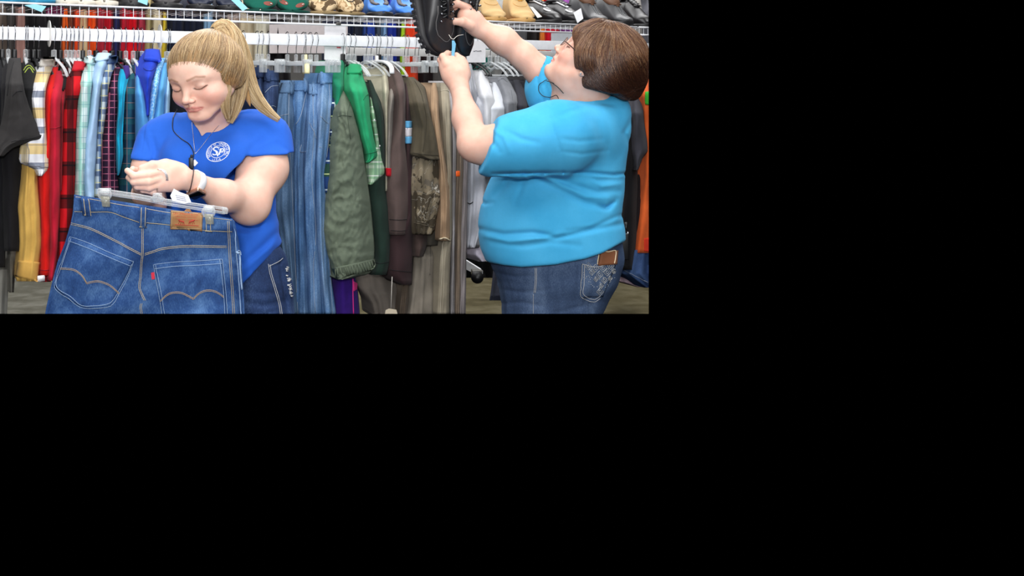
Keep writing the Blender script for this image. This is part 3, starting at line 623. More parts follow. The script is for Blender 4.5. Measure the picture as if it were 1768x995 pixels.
g = G('sweatshirt', [(132, 856, 874), (145, 860, 883), (165, 868, 893), (200, 870, 896), (240, 870, 896)], cl((138, 140, 146)), 'heather grey sweatshirt with neck tape', 'sweatshirt', dt=.005)
seam(g, [[(860, 140), (868, 136), (876, 142)], [(882, 155), (886, 180), (886, 210)]], plain('mid_grey_thread', (110, 112, 118), .9))
G('shirt', [(138, 884, 897), (160, 888, 908), (190, 892, 913), (240, 890, 915)], cl((58, 58, 66)), 'charcoal shirt right of the heather grey sweatshirt', dt=.0)
g = G('t_shirt', [(138, 903, 918), (155, 906, 924), (180, 910, 930), (240, 905, 940)], cl((40, 40, 48)), 'dark grey tee with curved white graphic', 't-shirt', dt=.0)
seam(g, [[(907, 154), (914, 156), (920, 164), (923, 174)], [(907, 159), (913, 161), (917, 168), (919, 176)]], white_b, 'printed_arcs', r=.0026, label='curved white printed stripes')
G('shirt', [(120, 915, 960), (240, 915, 960)], cl((30, 28, 32)), 'black shirt behind the far turquoise sleeve', dt=-.05)
# ---- right end
G('shirt', [(160, 1078, 1098), (230, 1076, 1100), (300, 1072, 1101), (400, 1070, 1102), (466, 1072, 1098)], cl((20, 19, 22)), 'long black shirt directly behind the older woman\'s back', dt=-.01)
g = G('t_shirt', [(150, 1092, 1100), (180, 1091, 1110), (215, 1093, 1113), (240, 1092, 1117), (262, 1092, 1119), (272, 1094, 1110), (294, 1098, 1102)], cl((62, 62, 70)), 'charcoal grey tee sleeve right of the older woman\'s back', 't-shirt', dt=.03)
g = G('shirt', [(118, 1104, 1116), (140, 1100, 1124), (170, 1108, 1130), (250, 1113, 1134), (300, 1112, 1134), (360, 1105, 1134), (400, 1101, 1134), (437, 1097, 1134)], cl((214, 96, 44)), 'bright orange shirt at the right edge of the photo', dt=.0)
gpatch(g, 'green_print', [(1114, 160), (1123, 158), (1123, 182), (1114, 180)], cl((60, 160, 50)), .004, 'green printed spot')
gpatch(g, 'red_print', [(1112, 412), (1124, 410), (1124, 436), (1112, 434)], cl((214, 56, 34)), .004, 'red printed panel')
G('shirt', [(300, 1098, 1114), (400, 1094, 1108), (430, 1088, 1104)], cl((24, 18, 20)), 'black shirt strip between charcoal tee and orange shirt', dt=-.03, tt=.17)
g = G('jeans', [(432, 1090, 1140), (450, 1086, 1140), (473, 1077, 1140), (480, 1086, 1140), (497, 1112, 1140)], denim('indigo_denim', (22, 36, 66), (34, 54, 92), (60, 84, 124)), 'dark blue denim hem below the orange shirt', 'jeans', dt=.0, tt=.19)
seam(g, [[(1078, 467), (1095, 476), (1119, 488)]], lt)
G('shirt', [(455, 1068, 1112), (468, 1070, 1112), (488, 1074, 1108), (496, 1100, 1112)], cl((206, 178, 190)), 'pale pink cloth hanging low behind the denim hem', dt=-.09, tt=.15)
# ---- low things under the middle
g = G('track_pants', [(470, 580, 612), (500, 579, 618), (548, 579, 622)], cl((58, 28, 122)), 'purple track pants with a pink side stripe, low between jeans and jacket', 'track pants', dt=-.02, tt=.17)
seam(g, [[(609, 482), (609, 510), (610, 545)]], plain('hot_pink_piping', (226, 40, 140), .7), 'side_stripe', r=.0024, label='hot pink stripe'); gpatch(g, 'pink_patch', [(609, 486), (616, 490), (615, 500), (610, 503)], cl((232, 60, 140)), .004)
G('trousers', [(462, 618, 690), (500, 624, 694), (525, 640, 690), (548, 645, 688)], cl((112, 104, 96)), 'grey-brown trousers low behind the dark maroon sweatshirt', 'trousers', dt=-.08, tt=.1)
G('trousers', [(470, 690, 712), (548, 686, 704)], cl((92, 80, 68)), 'narrow dark taupe trouser leg beside the hanging paper tag', 'trousers', dt=-.05, tt=.15)
mb = MB(); mb.tube([Q(677, 478, .25), Q(676, 505, .25), Q(675, 533, .25)], .0013, n=5); a = mb.build('string', plain('cotton_string', (214, 208, 198), .9))
mb = MB(); mb.poly([Q(x, y, .25) for x, y in ((666, 536), (672, 533), (684, 535), (687, 545), (664, 548))], RN*.002); b = mb.build('paper', plain('cream_card', (220, 206, 180), .8), smooth=False)
root_of('paper_tag', 'cream paper tag hanging on a long white string below the maroon sweatshirt', 'tag', [a, b])
G('coat', [(400, -40, 14), (460, -40, 16), (548, -40, 12)], cl((150, 148, 140)), 'pale grey cloth hanging to the floor at the left edge', 'coat', dt=-.12, tt=.05)
G('coat', [(420, 12, 30), (460, 12, 27), (505, 16, 24)], cl((118, 114, 104)), 'grey-beige coat tail beside the yellow cuff', 'coat', dt=-.10, tt=.1)
G('trousers', [(466, 852, 872), (500, 848, 872), (519, 845, 872)], cl((30, 33, 46)), 'navy trouser leg at the older woman\'s hip', 'trousers', dt=-.35, tt=.1, depth=.02, bulge=.01)
# rack foot with caster
mb = MB(); a, b = P(806, 404, 4.9), P(838, 450, 4.7); mb.poly([P(803, 400, 4.75), P(843, 418, 4.75), P(843, 452, 4.75), P(803, 440, 4.75)], (0, .02, 0)); up = mb.build('upright_panel', white_m, smooth=False)
mb = MB(); mb.poly([P(800, 446, 4.7), P(832, 466, 4.5), P(832, 478, 4.5), P(800, 462, 4.7)], (0, .05, 0)); ft = mb.build('foot', white_m, smooth=False)
mb = MB(); mb.tube([P(824, 479, 4.46), P(824, 479, 4.53)], .030, n=20); cs = mb.build('caster', blk)
mb = MB(); mb.box(P(823, 470, 4.5), (.05, .04, .025), bev=.003); cb = mb.build('caster_fork', plain('grey_steel', (110, 108, 104), .4, .6))
root_of('garment_rack_foot', 'white rack foot with black caster behind the older woman\'s belly', 'rack', [up, ft, cs, cb])

# ================================================================ rear rack garments
RG = [(-25, 12, (92, 80, 72)), (12, 26, (70, 66, 64)), (26, 44, (150, 112, 104)), (44, 62, (22, 20, 22)), (62, 80, (30, 28, 30)), (80, 107, (24, 22, 24)), (107, 117, (222, 92, 30)), (117, 126, (128, 66, 44)), (126, 138, (228, 70, 24)), (138, 152, (202, 176, 136)), (152, 168, (230, 78, 22)), (168, 180, (168, 40, 56)), (180, 196, (196, 20, 40)), (196, 206, (40, 44, 96)), (206, 222, (190, 22, 44)), (222, 238, (214, 18, 34)), (238, 250, (176, 50, 70)), (250, 262, (170, 156, 110)), (262, 280, (204, 190, 160)), (280, 288, (206, 178, 50)), (288, 318, (28, 32, 52)), (318, 352, (24, 28, 46)), (352, 368, (140, 180, 214)), (368, 392, (40, 38, 44)), (392, 412, (168, 150, 140)), (412, 438, (206, 190, 160)), (438, 466, (216, 210, 190)), (466, 496, (20, 18, 22)), (596, 612, (22, 30, 56)), (612, 624, (40, 44, 58)), (624, 634, (30, 60, 130)), (634, 648, (44, 70, 160)), (648, 658, (60, 72, 90)), (658, 668, (130, 170, 214)), (668, 686, (30, 50, 150)), (686, 692, (24, 28, 60)), (692, 700, (170, 214, 40)), (700, 722, (232, 70, 34)), (722, 745, (30, 18, 20)), (745, 775, (90, 86, 84)), (775, 810, (130, 124, 118)), (810, 845, (30, 110, 100)), (845, 880, (150, 150, 148)), (880, 910, (90, 90, 92)), (910, 932, (30, 26, 26)), (932, 940, (230, 130, 50)), (940, 966, (206, 20, 44)), (966, 1000, (120, 60, 130)), (1000, 1050, (120, 118, 116)), (1050, 1085, (90, 88, 88)), (1085, 1110, (150, 146, 142)), (1110, 1134, (90, 90, 96))]
names = {(222, 92, 30): 'orange', (128, 66, 44): 'rust brown', (228, 70, 24): 'vivid orange', (202, 176, 136): 'sand', (230, 78, 22): 'bright orange-red', (168, 40, 56): 'dull crimson', (196, 20, 40): 'red', (40, 44, 96): 'navy-purple', (190, 22, 44): 'crimson', (214, 18, 34): 'scarlet', (176, 50, 70): 'rose red', (170, 156, 110): 'khaki', (204, 190, 160): 'beige', (206, 178, 50): 'yellow', (28, 32, 52): 'navy', (24, 28, 46): 'dark navy', (140, 180, 214): 'light blue', (40, 38, 44): 'charcoal', (168, 150, 140): 'mauve-grey', (206, 190, 160): 'light beige', (216, 210, 190): 'cream', (20, 18, 22): 'black', (92, 80, 72): 'brown-grey', (70, 66, 64): 'dark grey', (150, 112, 104): 'dusty pink-brown', (22, 20, 22): 'black', (30, 28, 30): 'off-black', (24, 22, 24): 'wide black', (22, 30, 56): 'midnight blue', (40, 44, 58): 'slate', (30, 60, 130): 'blue', (44, 70, 160): 'cobalt', (60, 72, 90): 'steel grey', (130, 170, 214): 'powder blue', (30, 50, 150): 'royal blue', (24, 28, 60): 'ink blue', (170, 214, 40): 'lime green', (232, 70, 34): 'orange-red', (30, 18, 20): 'dark brown', (90, 86, 84): 'grey', (130, 124, 118): 'taupe', (30, 110, 100): 'teal', (150, 150, 148): 'silver grey', (90, 90, 92): 'mid grey', (30, 26, 26): 'black-brown', (230, 130, 50): 'apricot', (206, 20, 44): 'cherry red', (120, 60, 130): 'purple', (120, 118, 116): 'stone grey', (90, 88, 88): 'ash grey', (150, 146, 142): 'pale stone', (90, 90, 96): 'blue-grey'}
for i, (a, b, c) in enumerate(RG):
    nb_ = lambda k: names[RG[k][2]] if 0 <= k < len(RG) else 'the frame edge'
    lb = '%s garment on the rear rack, between %s and %s' % (names[c], nb_(i-1), nb_(i+1))
    ybot = 300 if a < 500 else 330
    G('hanging_garment', [(-6, (a+b)/2-(b-a)*.3, (b+a)/2+(b-a)*.3), (6, a+1, b), (60, a-2, b+2), (120, a-6, b+6), (ybot, a-6, b+6)], cl(c), lb, 'garment', 'clothes on the rear rack', tf=-1.28, tt=-1.36, tlen=20, depth=.25, nrow=14, ncol=14, fold=.012, bulge=.05)
# more dark clothes low at the back, behind the gaps
for a, b, y0, y1, c, lb in ((-40, 60, 250, 436, (40, 38, 40), 'dark clothes low on the rear rack at the left'), (800, 880, 330, 480, (18, 18, 20), 'black coat on the rear rack behind the rack foot'), (1060, 1134, 330, 470, (24, 22, 24), 'black coat on the rear rack behind the orange shirt')):
    G('coat', [(y0, a, b), (y1, a, b)], cl(c), lb, 'coat', None, tf=-.9, tt=-.9, depth=.2, nrow=10, fold=.02)
# ================================================================ people
def frame(fwd, up_hint=(0, 0, 1), roll=0):
    f = Vector(fwd).normalized(); r = f.cross(Vector(up_hint)).normalized(); u = r.cross(f)
    if roll: q = Matrix.Rotation(roll, 3, f); r = q @ r; u = q @ u
    return np.array([[r.x, f.x, u.x], [r.y, f.y, u.y], [r.z, f.z, u.z]])     # columns: right, forward, up
def head_ops(old=False, closed=True):
    h = Field(); yg = not old
    h.ell((0, -.014, .034), (.0745, .094, .079), k=0)
    h.ell((0, .026, .012), (.064, .066, .078), k=.03)
    h.ell((0, .030, -.036), (.053, .054, .062), k=.02)
    for s in (-1, 1):
        h.cone((s*.048, .004, -.050), (s*.016, .066, -.094), .020, .015, k=.024)
        h.ell((s*.036, .056, -.034), (.026, .026, .026), k=.018)
        if yg: h.ell((s*.043, .042, -.044), (.020, .027, .027), k=.02)
        h.cone((s*.044, .064, .020), (s*.014, .079, .017), .008, .009, k=.016)
    h.ell((0, .070, -.062), (.030, .022, .026), k=.014)
    h.ell((0, .074, -.093), (.021, .017, .015), k=.018)
    if old:
        h.ell((0, .038, -.098), (.042, .040, .022), k=.03); h.ell((0, .0, -.09), (.05, .05, .03), k=.03)
        for s in (-1, 1): h.ell((s*.036, .04, -.07), (.024, .028, .022), k=.02)
    for s in (-1, 1): h.ell((s*.033, .097, .001), (.019, .0145 if yg else .016, .0125), k=.014, mode='s')
    for s in (-1, 1):
        h.ell((s*.0320, .0735, -.002), (.0155, .0125, .0125), k=.004)
        h.cone((s*.020, .0815, .009), (s*.044, .0740, .008), .0022, .0022, k=.006)
        # the closed lid's lash line
        h.chain([(s*.0185, .0835, -.0065), (s*.026, .0875, -.0105), (s*.036, .0865, -.0108), (s*.0455, .0775, -.0065)], [.0009]*4, k=.0025, mode='s')
    h.cone((0, .082, .012), (0, .101, -.030), .0065, .0085, k=.012)
    h.ell((0, .1045, -.0345), (.0095, .0095, .0085), k=.007)
    for s in (-1, 1):
        h.ell((s*.0115, .0960, -.0390), (.0060 if yg else .0068, .0080, .0058), k=.006)
        h.ell((s*.0060, .1020, -.0470), (.0026, .0040, .0030), k=.002, mode='s')
    h.cone((0, .096, -.046), (0, .091, -.056), .003, .003, k=.006)
    h.chain([(-.0205, .0815, -.0655), (-.010, .0890, -.0625), (-.004, .0915, -.0610), (0, .0912, -.0615), (.004, .0915, -.0610), (.010, .0890, -.0625), (.0205, .0815, -.0655)], [.0020, .0034, .0038, .0034, .0038, .0034, .0020], k=.0035)
    h.chain([(-.018, .0810, -.0680), (-.008, .0885, -.0710), (.008, .0885, -.0710), (.018, .0810, -.0680)], [.0020, .0046, .0046, .0020], k=.0035)
    h.chain([(-.022, .083, -.0662), (-.011, .0925, -.0662), (0, .0962, -.0658), (.011, .0925, -.0662), (.022, .083, -.0662)], [.0011]*5, k=.0016, mode='s')
    h.ell((0, .095, -.0815), (.016, .008, .005), k=.008, mode='s')
    for s in (-1, 1):
        h.ell((s*.0745, -.012, -.010), (.0065, .0165, .0290), k=.005)
        h.ell((s*.0800, -.010, -.004), (.0040, .0085, .0150), k=.004, mode='s')
        h.ell((s*.0740, -.004, -.036), (.0055, .0075, .0085), k=.005)
    return h
def local_field(sub, O, R, S):
    O = np.array(O); S = np.array(S); sm = S.min()
    def fn(X, Y, Z):
        x, y, z = X-O[0], Y-O[1], Z-O[2]
        q = [(R[0, i]*x+R[1, i]*y+R[2, i]*z)/S[i] for i in range(3)]
        D = np.full(X.shape, .1)
        for f, a, b, k, mode in sub.ops:
            d = f(*q)
            if mode == 'u': D = smin(D, d, k)
            elif mode == 's': D = -smin(-D, d, k)
        return D*sm
    return fn
def put_head(fld, O, R, S, k=.02, **kw):
    fld.fn(local_field(head_ops(**kw), O, R, S), np.array(O)-.135, np.array(O)+.135, k, 'u')
def seg_x(p, a, b):
    return seg_d(p[:, [0, 2]], (a[0], a[2]), (b[0], b[2]))
def seg_d(p, a, b):
    a = np.array(a, float); b = np.array(b, float); ba = b-a; t = np.clip(((p-a)@ba)/(ba@ba), 0, 1); return np.linalg.norm(p-a-t[:, None]*ba, axis=1)
def skin_col(O, R, S, base, lip, brow, flush, lash=None, browamt=.8):
    O = np.array(O); S = np.array(S)
    def fn(V):
        q = ((V-O)@R)/S; C = np.tile(np.array(rgb(*base)[:3]), (len(V), 1)); inhead = (np.linalg.norm(q, axis=1) < .16)
        def blend(m, c): C[:] = C*(1-m[:, None])+np.array(rgb(*c)[:3])*m[:, None]
        near = inhead & (q[:, 1] > .045)
        for s in (-1, 1):
            d = np.linalg.norm((q-np.array((s*.042, .068, -.036)))/np.array((1, 1, 1)), axis=1); blend(np.exp(-(d/.028)**2)*.55*near, flush)
            d = seg_x(q, (s*.014, .088, .0215), (s*.034, .080, .0275)); d2 = seg_x(q, (s*.034, .080, .0275), (s*.050, .066, .0215)); d = np.minimum(d, d2)
            blend(np.clip(1.6-d/.0026, 0, 1)*browamt*near, brow)
            d = np.linalg.norm(q-np.array((s*.032, .084, .004)), axis=1); blend(np.exp(-(d/.012)**2)*.28*near, (186, 140, 125))
            if lash:
                ds = np.minimum.reduce([seg_x(q, (s*.0185, .0835, -.0068), (s*.026, .0870, -.0108)), seg_x(q, (s*.026, .0870, -.0108), (s*.036, .086, -.0112)), seg_x(q, (s*.036, .086, -.0112), (s*.048, .0755, -.0055))])
                blend(np.clip(1.5-ds/.0016, 0, 1)*near, lash)
        d = np.linalg.norm(q-np.array((0, .105, -.036)), axis=1); blend(np.exp(-(d/.012)**2)*.45*near, flush)
        d = np.linalg.norm(q-np.array((0, .08, -.095)), axis=1); blend(np.exp(-(d/.015)**2)*.35*near, flush)
        lp = np.minimum.reduce([seg_x(q, (-.0225, .0815, -.066), (-.004, .0940, -.0605)), seg_x(q, (.0225, .0815, -.066), (.004, .0940, -.0605)), seg_x(q, (-.019, .082, -.069), (0, .0915, -.0725)), seg_x(q, (.019, .082, -.069), (0, .0915, -.0725))])
        blend(np.clip(2.0-lp/.0028, 0, 1)*.85*near, lip)
        return C
    return fn
def pxfold(fld, lo, hi, folds, Yref):
    """cloth creases: valleys (amp>0) and ridges (amp<0) along paths; widths in metres"""
    fs = [([np.array(((x-CX)/F*Yref, EYE-(y-CY)/F*Yref)) for x, y in pts], w, a) for pts, w, a in folds]
    def fn(X, Y, Z):
        D = np.zeros(X.shape); s = Yref/Y; x = X*s; z = EYE+(Z-EYE)*s
        for pts, w, a in fs:
            best = None
            for i in range(len(pts)-1):
                p, q = pts[i], pts[i+1]; ba = q-p; t = np.clip(((x-p[0])*ba[0]+(z-p[1])*ba[1])/(ba@ba), 0, 1)
                d = (x-p[0]-t*ba[0])**2+(z-p[1]-t*ba[1])**2
                f = a*np.exp(-d/w**2)*(np.sin(np.clip((i+t)/(len(pts)-1), 0.06, .94)*math.pi)**.5)
                best = f if best is None else (np.maximum(best, f) if a > 0 else np.minimum(best, f))
            D += best
        return D
    fld.fn(fn, lo, hi, 0, 'd')
def wobble(fld, lo, hi, amp=.002, freq=(30, 22, 26), seed=0):
    r = np.random.default_rng(seed); K = [(r.normal(size=3)*np.array(freq), r.uniform(0, 6.28)) for _ in range(7)]
    fld.fn(lambda X, Y, Z: amp*sum(np.sin(X*k[0]+Y*k[1]+Z*k[2]+p) for k, p in K)/2.2, lo, hi, 0, 'd')
def strands(name, mat, parent, roots, step_dir, bvh, n, step, r, cols, lift=.001, jit=.12, end=None, grad=0):
    """hairs that walk over a surface"""
    mb = MB()
    for p in roots:
        c = random.choice(cols); pts = []; q = Vector(p); vj = Vector((random.gauss(0, 1), random.gauss(0, 1), random.gauss(0, 1)))*jit
        lf = lift*random.uniform(.2, 1.8)
        for i in range(n):
            hit, nr, _, _ = bvh.find_nearest(q)
            if hit is None: break
            pts.append(hit+nr*lf); d = step_dir(hit, i/n)
            if d is None: break
            d = d+vj*d.length; d = d-nr*d.dot(nr)
            if d.length < 1e-6: break
            q = hit+d.normalized()*step
        if len(pts) > 3:
            m = len(pts); mb.tube(pts, [r*(.5+.6*math.sin(min(1, (k+.6)/m)*math.pi)) for k in range(m)], n=3, cap=False, col=c)
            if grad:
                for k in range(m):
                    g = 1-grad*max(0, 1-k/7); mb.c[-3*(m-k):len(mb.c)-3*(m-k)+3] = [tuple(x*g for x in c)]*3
    return mb.build(name, mat, parent, cols=True)
def bundle(mb, path, rads, n, r, cols, seed=1, twist=.6, taper=.7, lens=(.8, 1.0)):
    """loose hairs along a path; rads the bundle's radii"""
    rd = random.Random(seed); sp = spline([tuple(p) for p in path], 26); sr = np.interp(np.linspace(0, 1, len(sp)), np.linspace(0, 1, len(rads)), rads)
    for _ in range(n):
        a = rd.uniform(0, 6.28); q = math.sqrt(rd.uniform(0, 1)); tw = rd.uniform(-twist, twist); c = rd.choice(cols); L = max(6, int(len(sp)*rd.uniform(*lens))); pts = []
        for i in range(L):
            d = Vector(sp[min(i+1, len(sp)-1)])-Vector(sp[max(0, i-1)]); d.normalize(); x = d.cross(Vector((0, 1, .01))).normalized(); y = d.cross(x)
            t = a+tw*i/len(sp); R = sr[i]*q
            pts.append(Vector(sp[i])+x*math.cos(t)*R+y*math.sin(t)*R*.7)
        mb.tube(pts, [r*(1-taper*(i/L)**3) for i in range(L)], n=3, cap=False, col=c)
def hemcut(b, p, n, ends, r):
    """open a sleeve: take away what lies beyond a plane and near the arm's axis"""
    p = np.array(P(*p)); n = np.array(n, float); n /= np.linalg.norm(n); A, B = [np.array(P(*e)) for e in ends]; ba = B-A; L = ba@ba
    def fn(X, Y, Z):
        x, y, z = X-A[0], Y-A[1], Z-A[2]; t = np.clip((x*ba[0]+y*ba[1]+z*ba[2])/L, 0, 1)
        d = np.sqrt((x-t*ba[0])**2+(y-t*ba[1])**2+(z-t*ba[2])**2)-r
        return np.maximum(-((X-p[0])*n[0]+(Y-p[1])*n[1]+(Z-p[2])*n[2]), d)
    b.fn(fn, np.minimum(A, B)-r, np.maximum(A, B)+r, .006, 's')
def pts3(l): return [tuple(P(*p)) for p in l]

skin_m = vcol_mat('skin', .48, .35, sss=.12, bump=.08)
# ---------------------------------------------------------------- young woman
YW = thing('person', (-.27, 2.45, 0), 'young woman with a blonde ponytail in a royal blue V-neck tee, checking a tag', 'person')
yR = frame((-math.sin(.50)*math.cos(.38), -math.cos(.50)*math.cos(.38), -math.sin(.38)), roll=.10)
yS = np.array((1.10, .96, .86))
eye_mid = np.array(P(323, 150, 2.285)); yO = eye_mid-yR@(np.array((0, .083, 0))*yS)
def young_body():
    b = Field()
    nb = P(368, 222, 2.46)
    b.cone(tuple(yO+yR@np.array((0, -.022, -.045))), tuple(nb), .047, .054, k=.02)
    b.ell(tuple(P(368, 240, 2.48)), (.13, .07, .06), k=.035)
    put_head(b, yO, yR, yS, k=.016)
    # her left arm, nearest the camera
    b.chain(pts3([(460, 240, 2.47), (454, 290, 2.42), (430, 346, 2.36)]), [.050, .061, .050], k=.03)
    b.chain(pts3([(430, 346, 2.36), (385, 338, 2.27), (335, 314, 2.19)]), [.047, .034, .0215], k=.03)
    b.ell(tuple(P(432, 362, 2.36)), (.04, .04, .034), k=.03)
    W = (335, 314, 2.19)
    # palm and curled fingers
    b.chain(pts3([W, (312, 307, 2.165), (290, 305, 2.15)]), [.0215, .024, .026], k=.015, flat=((0, 1, .1), .8))
    b.chain(pts3([(296, 316, 2.155), (276, 318, 2.145)]), [.020, .018], k=.015)
    b.chain(pts3([(296, 292, 2.155), (280, 293, 2.145)]), [.018, .015], k=.015)
    fk = .0035
    b.chain(pts3([(288, 294, 2.148), (258, 302, 2.122), (231, 304, 2.118), (220, 295, 2.135)]), [.0110, .0094, .0084, .0070], k=fk)
    b.chain(pts3([(286, 305, 2.146), (257, 314, 2.118), (231, 314, 2.120), (222, 307, 2.142)]), [.0110, .0092, .0082, .0070], k=fk)
    b.chain(pts3([(284, 315, 2.146), (258, 324, 2.122), (237, 322, 2.128), (230, 314, 2.146)]), [.0105, .0088, .0078, .0066], k=fk)
    b.chain(pts3([(284, 322, 2.150), (264, 331, 2.134), (247, 328, 2.142), (240, 320, 2.156)]), [.0095, .0080, .0070, .0062], k=fk)
    b.chain(pts3([(312, 293, 2.165), (286, 285, 2.150), (263, 286, 2.135), (244, 291, 2.128)]), [.0150, .0125, .0100, .0080], k=.008)
    # her right arm and hand behind it
    b.chain(pts3([(274, 242, 2.47), (258, 290, 2.44), (262, 352, 2.38)]), [.040, .041, .036], k=.03)
    b.chain(pts3([(262, 352, 2.38), (248, 335, 2.30), (246, 318, 2.215)]), [.032, .026, .021], k=.02)
    b.chain(pts3([(247, 318, 2.215), (244, 306, 2.19)]), [.024, .022], k=.012)
    for d in (0, 1, 2):
        b.chain(pts3([(250-d*7, 302+d*4, 2.19), (236-d*4, 296+d*3, 2.165), (229-d*2, 292+d*4, 2.150)]), [.0095, .0085, .0070], k=.003)
    b.chain(pts3([(256, 308, 2.20), (258, 296, 2.18), (250, 290, 2.165)]), [.011, .009, .0075], k=.004)
    head = b.mesh(yO-np.array((.125, .135, .165)), yO+np.array((.135, .12, .13)), .0021)
    zc = yO[2]-.165
    b2 = Field(); b2.ops = [o for o in b.ops]
    rest = b2.mesh((-.60, 2.03, 1.02), (-.02, 2.60, zc+.01), .0035)
    hand = b.mesh((-.485, 2.05, 1.16), (-.285, 2.235, 1.315), .0017)
    # coarse body without the part already meshed finely
    V, Fq = rest; c = V[Fq].mean(axis=1); inh = (c[:, 0] > -.480) & (c[:, 0] < -.290) & (c[:, 1] < 2.230) & (c[:, 2] > 1.165) & (c[:, 2] < 1.310)
    return [head, (V, Fq[~inh]), hand]
col_y = skin_col(yO, yR, yS, (235, 194, 175), (205, 128, 120), (148, 106, 78), (236, 160, 146), lash=(96, 62, 48), browamt=.62)
y_body = fmesh('body', young_body(), skin_m, YW, col_y); 
YW_parts = [y_body]
shirt_m = cloth('royal_blue_jersey', (44, 104, 214), .07, .85, 1200, bumps=.12)
def young_shirt():
    b = Field(); Y = 2.46; k = 1620/Y
    rows = []
    for y, xl, xr, ry in ((196, 318, 424, .050), (206, 283, 455, .068), (218, 268, 476, .082), (240, 262, 478, .098), (268, 264, 474, .118), (292, 266, 472, .122), (325, 272, 472, .108), (365, 276, 474, .100), (400, 274, 482, .112), (440, 272, 486, .124), (500, 272, 486, .128), (520, 272, 486, .128)):
        rows.append((EYE-(y-130)/k, ((xl+xr)/2-560)/k, Y+.02, (xr-xl)/2/k, ry))
    b.loft(rows, k=0, power=2.25)
    b.ell(tuple(P(322, 277, 2.385)), (.062, .052, .06), k=.04); b.ell(tuple(P(410, 279, 2.385)), (.064, .052, .06), k=.04)
    b.chain(pts3([(436, 224, 2.48), (458, 244, 2.46), (461, 284, 2.43)]), [.050, .066, .078], k=.03)
    b.chain(pts3([(296, 226, 2.49), (274, 246, 2.48), (259, 284, 2.45)]), [.048, .054, .058], k=.03)
    b.plane(P(468, 279, 2.43), (.28, -.25, -1), .004) if False else None
    # sleeve hems
    def hem(p, n, c, r):
        hemcut(b, p, n, c, r)
    hem((458, 268, 2.40), (.02, .0, -1), ((464, 268, 2.44), (432, 350, 2.36)), .085)
    hem((250, 278, 2.44), (-.10, -.12, -1), ((256, 268, 2.46), (250, 350, 2.40)), .068)
    # arms leave the sleeves
    b.chain(pts3([(462, 258, 2.45), (455, 290, 2.42), (430, 346, 2.36)]), [.060, .0650, .053], k=.003, mode='s')
    b.chain(pts3([(263, 268, 2.46), (258, 290, 2.44), (262, 352, 2.38)]), [.043, .044, .040], k=.003, mode='s')
    # V neck
    a = np.array(P(349, 234, 2.37)); 
    l = np.array(P(327, 190, 2.40)); r = np.array(P(402, 190, 2.40))
    def vn(X, Y_, Z):
        s = 2.40/Y_; x = X*s; z = EYE+(Z-EYE)*s
        ax, az = (349-560)/F*2.40, EYE-(234-130)/F*2.40
        sl = (26/F*2.40)/(50/F*2.40); sr = 56/50.
        w1 = (z-az)*sl*1.05; w2 = (z-az)*sr*.94
        return np.maximum(np.maximum(-(x-ax)-w1, (x-ax)-w2), Y_-2.50)*.7
    b.fn(vn, (-.40, 2.2, 1.30), (-.1, 2.52, 1.46), .004, 's')
    b.cone(tuple(yO+yR@np.array((0, -.022, -.045))), tuple(P(368, 222, 2.46)), .050, .058, k=.006, mode='s')
    # hem slanting with the hips
    p = P(450, 462, 2.38); n = np.array((.65, 0, -.76)); n = n/np.linalg.norm(n)
    b.fn(lambda X, Y_, Z: -((X-p.x)*n[0]+(Z-p.z)*n[2]), (-.55, 2.2, .8), (0, 2.7, 1.13), .006, 's')
    L, H = (-.50, 2.2, .90), (-.02, 2.7, 1.46)
    pxfold(b, L, H, [([(478, 300), (462, 345), (440, 400), (415, 440)], .012, .005), ([(484, 395), (455, 425), (420, 455)], .010, .006), ([(486, 405), (470, 440), (440, 470)], .009, .005),
                     ([(480, 330), (465, 372), (440, 395)], .010, -.004), ([(484, 415), (450, 440), (418, 470)], .007, -.003), ([(262, 230), (268, 262), (262, 290)], .008, .004), ([(248, 232), (256, 262), (250, 276)], .007, .003),
                     ([(300, 250), (330, 292), (345, 310)], .016, .004), ([(420, 300), (432, 262), (462, 232)], .010, .004), ([(425, 290), (440, 255), (478, 240)], .006, -.002),
                     ([(350, 240), (352, 290), (360, 320)], .022, .006), ([(470, 300), (440, 330), (400, 340)], .012, .004), ([(482, 250), (500, 262), (504, 272)], .006, .002)], 2.40)
    wobble(b, L, H, .0012)
    return [b.mesh(L, H, .0030)]
y_shirt = fmesh('shirt', young_shirt(), shirt_m, YW)
YW_parts.append(y_shirt)
# jeans
jean_dark = denim('dark_worn_denim', (22, 34, 62), (40, 60, 100), (92, 118, 160), scale=9)
def legs(rows, Y, ry, power=2.3, folds=(), extra=None, L=None, H=None, h=.004):
    b = Field(); k = 1620/Y
    rr = [(EYE-(y-130)/k, ((xl+xr)/2-560)/k, Y, (xr-xl)/2/k, q) for (y, xl, xr), q in zip(rows, ry)]
    b.loft(rr, k=0, power=power)
    if extra: extra(b)
    if folds: pxfold(b, L, H, folds, Y-.1)
    wobble(b, L, H, .0010, (40, 30, 40), 3)
    return [b.mesh(L, H, h)]
y_jeans = fmesh('jeans', legs([(425, 300, 484), (440, 290, 492), (470, 276, 500), (500, 268, 505), (542, 262, 508), (580, 262, 508)], 2.47, [.080, .084, .096, .108, .114, .112],
    folds=[([(482, 452), (486, 480), (494, 520), (498, 545)], .004, .004), ([(420, 500), (450, 508), (480, 505)], .008, .004), ([(420, 522), (455, 528), (490, 520)], .008, .004), ([(425, 540), (460, 542), (480, 536)], .006, .003), ([(470, 462), (484, 455), (490, 448)], .003, .003)],
    L=(-.50, 2.3, .80), H=(-.04, 2.62, 1.07)), jean_dark, YW)
YW_parts.append(y_jeans)
